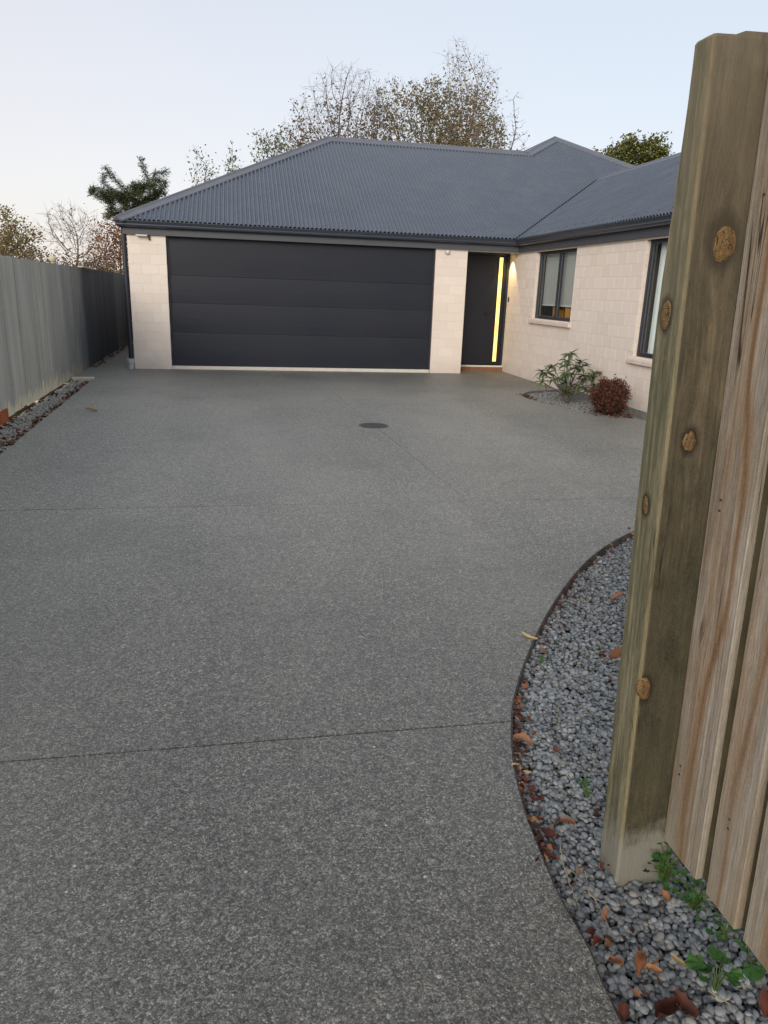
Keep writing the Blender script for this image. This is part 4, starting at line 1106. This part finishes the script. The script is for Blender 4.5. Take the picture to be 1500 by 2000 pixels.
LM = dict(
    olive=m_attr_ramp('olive_leaves', [(0, srgb(94,96,64)), (.4, srgb(128,124,84)), (.75, srgb(158,138,98)), (1, srgb(150,112,84))], .6, .3),
    brown=m_attr_ramp('brown_leaves', [(0, srgb(88,70,56)), (.5, srgb(124,94,68)), (1, srgb(110,104,72))], .7, .25),
    pale=m_attr_ramp('pale_green_leaves', [(0, srgb(84,92,72)), (.5, srgb(112,118,88)), (1, srgb(136,138,106))], .6, .25),
    conifer=m_attr_ramp('dark_needles', [(0, srgb(36,46,36)), (.5, srgb(58,70,48)), (.85, srgb(96,100,58)), (1, srgb(104,98,56))], .6, .1),
    rust=m_attr_ramp('rust_leaves', [(0, srgb(116,76,48)), (.5, srgb(152,98,58)), (1, srgb(130,104,70))], .7, .3),
    yellow=m_attr_ramp('yellow_green_leaves', [(0, srgb(112,104,56)), (.5, srgb(142,128,66)), (.8, srgb(136,96,62)), (1, srgb(158,146,82))], .6, .3),
    lemon=m_attr_ramp('lemon_leaves', [(0, srgb(52,64,36)), (.5, srgb(84,92,44)), (1, srgb(160,150,60))], .6, .3),
)
# the big half-bare group behind the garage roof
tree('deciduous_tree', 'rounded half-bare grey tree behind the left end of the garage ridge', 'tree', (4.6, 30, -.09),
     [(3.9, 30, 7.0, 2.1, 1.4, 2.0, 3), (4.2, 30, 8.2, 1.4, 1.0, 1.2, 1.6), (2.5, 30, 6.5, 1.1, 1, .9, .9)], 3000, 21, LM['brown'], 4200, .105, kill=.2, step=.16, infl=1.1,
     leaf_zone=lambda p: (9.2-p[2])**2*(.5+abs(math.sin(p[0]*1.7+p[2]))), trunk_h=4.6, group='trees behind the house', twigs=1, twig_len=.4)
tree('deciduous_tree', 'fuller tree with olive and bronze leaves behind the middle of the garage ridge', 'tree', (6.9, 31, -.09),
     [(7.0, 31, 7.2, 2.3, 1.4, 1.8, 3), (7.6, 31, 8.4, 1.4, 1.0, 1.0, 1.5), (9.2, 31, 7.2, 1.5, 1.2, 1.5, 1.7), (5.9, 31, 8.3, 1.0, .8, .9, 1.0), (9.0, 31, 8.4, .8, .7, .8, .6)], 3600, 22, LM['olive'], 11000, .105, kill=.21, step=.16, infl=1.1,
     leaf_zone=lambda p: 1.2+.5*math.sin(p[0]*2.3+p[2]*1.9), trunk_h=4.6, group='trees behind the house', twigs=1, twig_len=.35)
tree('deciduous_tree', 'tallest bare-topped tree reaching up behind the right end of the garage ridge', 'tree', (8.6, 30, -.09),
     [(8.8, 30, 7.0, 1.5, 1.2, 1.4, 2), (8.7, 30, 8.8, 1.0, .8, 1.3, 1.8), (8.2, 30, 9.8, .6, .5, .8, .6), (9.4, 30, 8.6, .6, .6, 1.0, .7)], 2000, 23, LM['olive'], 4200, .095, kill=.2, step=.16, infl=1.1,
     leaf_zone=lambda p: (10.6-p[2]) if p[2] < 10.6 else 0, bark='barkpink', trunk_h=4.4, group='trees behind the house', twigs=1, twig_len=.45)
tree('sapling', 'thin crooked bare sapling standing apart at the right of the bare trees', 'tree', (10.1, 30, -.09),
     [(10.5, 30, 7.4, .6, .5, 1.1, 2), (10.5, 30, 8.6, .35, .3, .45, .5), (11.0, 30, 7.2, .4, .4, .6, .5)], 260, 24, LM['brown'], 60, .11, kill=.3, step=.2, infl=.9, trunk_h=5.4, r_tip=.009, twigs=1, twig_len=.3, group='trees behind the house')
for (bx_, cr, sd_, nl_, lab) in (
    (1.3, [(1.3, 28, 5.6, .7, .6, 1.1, 1), (.85, 28, 5.9, .3, .4, .9, .4), (1.7, 28, 5.8, .35, .4, .8, .4)], 31, 1150, 'upright pale green bush top behind the hip of the garage roof, nearest the ridge'),
    (-.1, [(-.1, 28, 5.2, .26, .3, 1.0, 1)], 32, 520, 'slim pointed green bush top between its two neighbours behind the roof hip'),
    (-1.1, [(-1.2, 28, 4.9, .36, .4, .95, 1), (-.75, 28, 4.9, .25, .3, .6, .4)], 33, 330, 'thin airy green bush top lowest on the roof hip, right of the conifer')):
    tree('tall_shrub', lab, 'shrub', (bx_, 28, -.09), cr, 420, sd_, LM['pale'], nl_, .095, kill=.2, step=.15, infl=.8, trunk_h=3.2, jitter=.12, upb=.6, group='green bushes behind the roof hip', twigs=1, twig_len=.3, up_bias=.9)
# conifer with red-tipped shoots
tree('conifer', 'dark green conifer with flat spreading boughs behind the left corner of the roof', 'tree', (-3.0, 26, -.09),
     [(-3.35, 26, 4.0, 1.0, .8, .28, 2.4), (-2.75, 26, 4.35, .65, .6, .22, 1.3), (-4.05, 26, 4.15, .5, .4, .18, .7), (-3.6, 26, 3.5, .5, .5, .2, .8), (-2.15, 26, 4.7, .10, .12, .35, .3), (-4.0, 26, 4.75, .06, .06, .35, .15), (-2.85, 26, 4.95, .06, .06, .3, .15), (-2.4, 26, 4.3, .3, .3, .3, .4)],
     900, 41, LM['conifer'], 15000, .12, kill=.2, step=.16, infl=1.0, trunk_h=3.0, jitter=.2, upb=0, aspect=7.0, clump=.045)
tree('deciduous_tree', 'yellow-green autumn tree showing above the fence at the left edge', 'tree', (-7.0, 24, -.09),
     [(-6.7, 24, 2.3, 1.1, .9, .75, 3), (-6.5, 24, 3.0, .45, .4, .5, .8), (-6.0, 24, 2.5, .5, .5, .6, .8)], 700, 42, LM['yellow'], 5200, .075, kill=.2, step=.15, infl=1.0, trunk_h=1.0, twigs=1, twig_len=.25)
tree('deciduous_tree', 'leafless pinkish tree above the fence between the autumn tree and the conifer', 'tree', (-4.9, 25, -.09),
     [(-4.9, 25, 2.9, 1.0, .8, .8, 3), (-4.6, 25, 2.6, .8, .6, .6, 1)], 900, 43, LM['brown'], 60, .08, kill=.17, step=.13, infl=.9, trunk_h=1.7, bark='barkpink', r_tip=.0045, twigs=2, twig_len=.28)
tree('deciduous_tree', 'rust-brown leafy bush behind the fence beside the garage corner', 'bush', (-3.5, 23.5, -.09),
     [(-3.5, 23.5, 2.3, .75, .6, .95, 3), (-2.9, 23.5, 2.1, .5, .5, .9, 1)], 500, 44, LM['rust'], 4200, .07, kill=.2, step=.15, infl=1.0, trunk_h=.9, bark='barkpink', twigs=1, twig_len=.25)
tree('hedge', 'low brown half-bare hedge just showing over the fence top', 'hedge', (-4.6, 21, -.09),
     [(-4.9, 21, 1.65, 1.0, .5, .5, 2), (-3.7, 21, 1.6, .9, .5, .5, 2), (-5.9, 21, 1.65, .7, .5, .5, 1)], 900, 45, LM['brown'], 9000, .06, kill=.18, step=.14, infl=1.2, trunk_h=.6, bark='barkpink', twigs=1, twig_len=.2)
tree('evergreen_tree', 'dense green tree flecked with yellow-green leaves rising behind the right wing roof', 'tree', (15.4, 30, -.09),
     [(14.9, 30, 6.6, .8, .8, .8, 2), (15.6, 30, 7.1, .7, .6, .7, 1.5), (16.6, 30, 7.1, .6, .6, .8, 1.5), (14.0, 30, 6.7, .4, .4, .4, .5)], 700, 46, LM['lemon'], 6500, .13, kill=.24, step=.18, infl=1.1, trunk_h=5.0)

# garden shrubs
gl = m_leaf('glossy_green_leaf', srgb(74,92,58), srgb(112,124,82), .4, .15, .5)
def leaf_mesh(L, W, bend, name='leaf', m=None, n=5, fold=.25):
    vs = []; 
    for i in range(n+1):
        t_ = i/n; w_ = W*math.sin(math.pi*min(1, t_*.93+.05))**.8; x = L*t_; z = -bend*t_*t_*L
        vs += [(x, -w_/2, z+w_*fold), (x, 0, z), (x, w_/2, z+w_*fold)]
    fs = []
    for i in range(n):
        a = i*3; fs += [(a, a+3, a+4, a+1), (a+1, a+4, a+5, a+2)]
    me = bpy.data.meshes.new(name); me.from_pydata(vs, [], fs); me.polygons.foreach_set('use_smooth', [True]*len(fs)); me.materials.append(m); return me
lms = [leaf_mesh(.14, .046, b_, m=gl) for b_ in (.1, .35, .6)]
rh = empty('broadleaf_shrub', (4.78, 10.3, -.02)); tag(rh, 'open green shrub with whorls of long leaves against the cream side wall', 'shrub')
rg = random.Random(5); st = MB(); whorls = []
def stem(p, q, r0, r1): 
    m_ = (Vector(p)+Vector(q))/2+Vector((rg.uniform(-.02,.02), rg.uniform(-.02,.02), .01)); st.tube([p, m_, q], [r0, (r0+r1)/2, r1], 5)
tips_ = [(-.10,-.1,.62),(.02,.05,.70),(.12,-.1,.60),(-.22,.1,.52),(.22,.05,.52),(-.36,.12,.42),(-.30,-.2,.36),(.34,-.15,.44),(.42,.05,.36),(.16,-.22,.42),(-.12,-.26,.44),(.0,-.2,.52),(.28,-.3,.28),(.38,-.25,.22),(-.2,.25,.4),(.05,.25,.5),(.08,-.3,.26),(-.06,-.05,.30),(.05,.0,.22),(-.05,-.1,.16),(-.42,-.05,.30),(.0,.1,.42),(.2,-.1,.34)]
for tx, ty, tz in tips_:
    mid = (tx*.35, ty*.35, tz*.45+.04); stem((0,0,0), mid, .012, .009); stem(mid, (tx, ty, tz), .008, .005); whorls.append((tx, ty, tz))
st.build('stem', MAT['bark'], rh)
for wx, wy, wz in whorls:
    for k in range(11):
        o = link('leaf', lms[rg.randrange(3)], rh); a = 2*math.pi*k/11+rg.uniform(-.3, .3)
        o.location = (wx, wy, wz); o.rotation_euler = (rg.uniform(-.3, .3), -rg.choice([-.45, -.15, .15, .4, .7]), a); s_ = rg.uniform(.75, 1.15); o.scale = (s_, s_, s_)
red = m_attr_ramp('red_leaves', [(0, srgb(46,56,36)), (.4, srgb(72,68,44)), (.60, srgb(84,54,44)), (.85, srgb(102,54,48)), (.95, srgb(124,86,54)), (1, srgb(118,66,58))], .5, .25, .4)
nd = empty('red_shrub', (4.86, 9.12, -.02)); tag(nd, 'compact rounded shrub of fine dark red leaves in the gravel under the wall', 'shrub')
rgn = np.random.default_rng(8); n = 13000
u = rgn.normal(size=(n, 3)); u /= np.linalg.norm(u, axis=1)[:, None]; rr = rgn.random(n)**(1/2.6)
pp = u*rr[:, None]*np.array([.235, .235, .245])*(1+.13*np.sin(u[:, [0]]*7+u[:, [2]]*5)+.08*np.sin(u[:, [1]]*13)); pp[:, 2] = pp[:, 2]+.235
shoot = rgn.integers(0, n, 70)
ext = []
for i in shoot:
    base_ = pp[i]; d_ = (base_-np.array([0, 0, .15])); d_ /= np.linalg.norm(d_)+1e-9; d_[2] += .5
    for k in range(14): ext.append(base_+d_*k*.006+rgn.normal(size=3)*.006)
pp = np.concatenate([pp, np.array(ext)]); pp = pp[pp[:, 2] > .005]
tn = np.clip(.25+.5*np.linalg.norm(pp-np.array([0, 0, .22]), axis=1)/.25+rgn.normal(size=len(pp))*.22, 0, 1)
quads_mesh('foliage', pp, .034, red, nd, 3, aspect=2.6, tint=tn, up_bias=.3)['kind'] = 'stuff'
b = MB()
for k in range(16):
    a = k*2.4; r_ = .03+.012*(k % 5); b.tube([(math.cos(a)*r_*.4, math.sin(a)*r_*.4, 0), (math.cos(a)*r_*2, math.sin(a)*r_*2, .16), (math.cos(a)*r_*3, math.sin(a)*r_*3, .34)], [.005, .004, .002], 4)
b.build('stem', MAT['bark'], nd)

# weeds round the near post
wl_ = m_leaf('weed_leaf', srgb(50,88,40), srgb(78,124,54), .5, .3, .35)
def lobed(L, name='leaf'):
    b = MB(); vs = [(0, 0, 0)]; n = 22
    for i in range(n+1):
        a = -2.5+5.0*i/n; r_ = L*.5*(1+.16*math.cos(a*5.0)+.05*math.sin(a*17)); vs.append((L*.42+r_*math.cos(a), r_*math.sin(a)*1.0, .10*L*math.cos(a*5.0)+.12*L*abs(math.sin(a))))
    fs = [(0, i, i+1) for i in range(1, n+1)]
    me = bpy.data.meshes.new(name); me.from_pydata(vs, [], fs); me.polygons.foreach_set('use_smooth', [True]*len(fs)); me.materials.append(wl_); return me
m_stem = m_plain('weed_stem', srgb(84,104,54), .6, .3)
LOB = [lobed(.05), lobed(.04), lobed(.032)]
def weed(loc, n, spread, hgt, label, seed, sc=1.0, grp=None):
    rg = random.Random(seed); r = empty('weed', loc); tag(r, label, 'weed', grp); st = MB()
    for k in range(n):
        a = rg.uniform(0, 2*math.pi); rr_ = spread*rg.uniform(.1, 1); z = hgt*rg.uniform(.35, 1)*(1.15-rr_/spread*.5)
        p = (math.cos(a)*rr_, math.sin(a)*rr_, z); st.tube([(0, 0, -.02), (p[0]*.5, p[1]*.5, z*.75), p], [.0016, .0013, .001], 4)
        o = link('leaf', LOB[rg.randrange(3)], r); o.location = p; s_ = sc*rg.uniform(.6, 1.1); o.scale = (s_, s_, s_); o.rotation_euler = (rg.uniform(-.4, .4), rg.uniform(-.35, .25), a+rg.uniform(-.8, .8))
    st.build('stem', m_stem, r); return r
weed((1.035, 1.115, -.01), 10, .05, .06, 'bright lobed-leaf weed in the pebbles at the bottom right corner', 1, 1.0)
weed((1.15, 1.16, -.01), 9, .045, .055, 'small lobed weed tucked under the palings at the right edge', 2, .8)
weed((1.10, 1.44, -.01), 46, .07, .10, 'dense clump of small-leaved weeds at the foot of the post and first paling', 3, .42)
weed((1.125, 1.34, -.01), 40, .07, .06, 'straggling small-leaved weeds under the first gap between palings', 4, .40)
weed((1.14, 1.24, -.01), 14, .04, .04, 'few thin weed shoots under the second paling', 5, .38)
weed((1.045, 1.80, -.01), 8, .035, .03, 'tiny sprout in the pebbles just left of the near post', 6, .4)
weed((1.25, 2.66, -.03), 8, .03, .03, 'tiny green sprout against the driveway edge beyond the pale dry leaf', 8, .4)

# fallen leaves: dry, curled
dl1 = m_leaf('dry_orange_leaf', srgb(132,84,54), srgb(168,118,82), .6, .15); dl2 = m_leaf('dry_red_leaf', srgb(70,36,28), srgb(104,52,38), .65, .12)
dl3 = m_leaf('dry_straw_leaf', srgb(178,150,104), srgb(200,176,130), .6, .15)
def curled(L, W, m, seed):
    rg = random.Random(seed); vs = []; n = 7; k = 4; cu = rg.uniform(.5, 1.6)
    for i in range(n+1):
        t_ = i/n; w_ = W*math.sin(math.pi*min(1, t_*.9+.06))**.7*(1+rg.uniform(-.28, .22))
        for j in range(k+1):
            s_ = j/k*2-1; vs.append((L*(t_-.5), s_*w_/2, .34*W*abs(s_)**1.5*cu+.16*L*math.sin(t_*3+seed)+rg.uniform(-.06, .06)*W))
    fs = [(i*(k+1)+j, (i+1)*(k+1)+j, (i+1)*(k+1)+j+1, i*(k+1)+j+1) for i in range(n) for j in range(k)]
    me = bpy.data.meshes.new('fallen_leaf'); me.from_pydata(vs, [], fs); me.polygons.foreach_set('use_smooth', [True]*len(fs)); me.materials.append(m)
    return me
LV = [ # x, y, len, wid, material, yaw, label
 (.888,1.190,.062,.024,dl1,.9,'long curved orange leaf on the pebbles near the bottom edge'),
 (.912,1.172,.036,.024,dl1,-.4,'short blunt orange leaf touching the long curved one'),
 (.832,1.205,.034,.022,dl1,2.2,'orange leaf fragment just left of the long curved leaf'),
 (.990,1.185,.052,.020,dl3,-.8,'tan folded leaf on pebbles between the curved orange leaf and the lobed weed'),
 (1.062,1.372,.034,.024,dl1,1.4,'single pale orange leaf on the pebbles in front of the weed clump'),
 (.872,1.335,.036,.014,dl1,.7,'narrow orange-red sliver on pebbles left of the post foot'),
 (.918,1.665,.044,.022,dl1,-.6,'orange leaf lying flat left of the post, above the dark red one'),
 (.842,1.630,.046,.034,dl2,1.9,'dark red leaf near the driveway edge level with the post foot'),
 (.815,1.700,.050,.016,dl1,1.35,'orange blade-like leaf leaning on the driveway edge left of the post foot'),
 (1.262,2.835,.075,.024,dl3,-.7,'pale straw-coloured leaf straddling the driveway edge'),
 (1.285,2.715,.060,.018,dl1,-1.4,'thin orange leaf just below the pale straw one'),
 (1.58,2.63,.060,.050,dl1,.3,'round tan-orange leaf on pebbles beside the post at mid height'),
 (1.90,3.22,.080,.040,dl1,.1,'light orange leaf high on the pebble bed beside the post'),
 (.938,2.075,.070,.044,dl1,-.5,'broad orange-brown leaf against the driveway edge below the second joint'),
 (.868,1.955,.034,.020,dl3,.4,'small yellowish leaf on the very edge of the driveway'),
 (.885,1.075,.080,.045,dl2,.4,'large crumpled dark red leaf at the bottom edge of the picture'),
 (.935,1.082,.060,.040,dl2,2.0,'crumpled red-brown leaf beside the large dark one at the bottom edge'),
 (.790,1.085,.034,.026,dl2,1.1,'dark red leaf scrap wedged against the driveway near the bottom edge'),
 (1.115,1.055,.060,.034,dl2,.9,'dark red-brown leaf under the palings in the bottom right corner'),
 (.815,1.262,.030,.020,dl2,.4,'small red leaf tucked along the driveway edge above the bottom corner'),
 (-1.735,9.16,.12,.05,dl3,.1,'lone tan leaf lying on the left side of the driveway'),
]
for i, (x, y, L, W, m, yaw, lab) in enumerate(LV):
    o = link('fallen_leaf', curled(L, W, m, i)); ondrive = (x < ex(y)-.01) if y < 5 else True
    o.location = (x, y, .008 if ondrive else -.004); o.rotation_euler = (random.uniform(-.2, .2), random.uniform(-.15, .15), yaw); tag(o, lab, 'leaf', 'dry leaves fallen on the ground')
# leaf litter: small scraps nobody could count
rgn = np.random.default_rng(12); pts = []
for i in range(110):       # clusters in the pebble bed
    y = rgn.uniform(1.1, 4.3); e = ex(y)
    x = e+abs(rgn.normal(0, .05))+.012 if rgn.random() < .5 else rgn.uniform(e, e+1.5)
    for _ in range(rgn.integers(1, 4)): pts.append((x+rgn.normal(0, .02), y+rgn.normal(0, .02), -.006))
for i in range(170): 
    y = rgn.uniform(1.55, 2.5); pts.append((ex(y)+.01+abs(rgn.normal(0, .018)), y, -.012))
for i in range(260):
    y = rgn.uniform(6.3, 12.2); pts.append((lx(y)-.02-abs(rgn.normal(0, .03)), y, -.006))
for i in range(70):
    y = rgn.uniform(6.3, 12.2); pts.append((rgn.uniform(fx(y), lx(y)), y, -.004))
for i in range(60):
    y = rgn.uniform(7.5, 10); pts.append((fx(y)+.03+abs(rgn.normal(0, .03)), y, .0))
for i in range(160):
    y = rgn.uniform(13.9, 19.5); pts.append((fx(y)+.03+abs(rgn.normal(0, .06)), y, .012))
for i in range(60): pts.append((4.36+rgn.normal(0, .05), 10.75+rgn.normal(0, .14), -.004))
for i in range(110):
    a = rgn.uniform(0, 6.28); pts.append((4.86+.26*math.cos(a)+rgn.normal(0, .03), 9.10+.26*math.sin(a)+rgn.normal(0, .03), -.004))
lit = m_attr_ramp('leaf_scraps', [(0, srgb(48,30,25)), (.4, srgb(82,42,32)), (.75, srgb(112,62,44)), (.93, srgb(150,102,66)), (1, srgb(176,148,108))], .7, .1)
pts = np.array(pts); far = pts[:, 1] > 5
dr = rgn.normal(size=(len(pts), 3)); dr[:, 2] *= .25
o = quads_mesh('leaf_litter', pts[~far], .028, lit, None, 4, aspect=1.7, dirs=dr[~far]*3); tag(o, kind='stuff')
o = quads_mesh('leaf_litter', pts[far], .05, lit, None, 4, aspect=1.7, dirs=dr[far]*3); tag(o, kind='stuff')
# twigs
tw = m_plain('dry_twig', srgb(150,136,116), .8, .2, .15)
for i, (pp_, lab) in enumerate([
    ([(.855,1.575),(.835,1.50),(.822,1.44),(.815,1.36)], 'long pale twig lying along the driveway edge beside the post foot'),
    ([(.885,1.47),(.86,1.40),(.868,1.33),(.858,1.27)], 'crooked pale twig on the pebbles below the edge twig'),
    ([(1.0,1.10),(1.02,1.07),(1.035,1.03)], 'straight straw stalk at the bottom edge left of the lobed weed'),
    ([(1.17,2.30),(1.13,2.2),(1.09,2.12)], 'thin pale straw on the pebbles level with the second joint')]):
    b = MB(); rgt = random.Random(i); P = []
    for (xa, ya), (xb, yb) in zip(pp_, pp_[1:]):
        for q in range(4): P.append((xa+(xb-xa)*q/4+rgt.uniform(-.004, .004), ya+(yb-ya)*q/4+rgt.uniform(-.004, .004), .003+rgt.uniform(-.003, .006)))
    P.append((*pp_[-1], .002)); b.tube(P, [.0019-.0011*q/len(P) for q in range(len(P))], 6)
    if i < 2: b.tube([P[5], (P[5][0]+.018, P[5][1]-.02, .012), (P[5][0]+.022, P[5][1]-.045, .008)], [.0011, .0009, .0006], 5)
    o = b.build('twig', tw); tag(o, lab, 'twig', 'dry twigs on the pebbles')
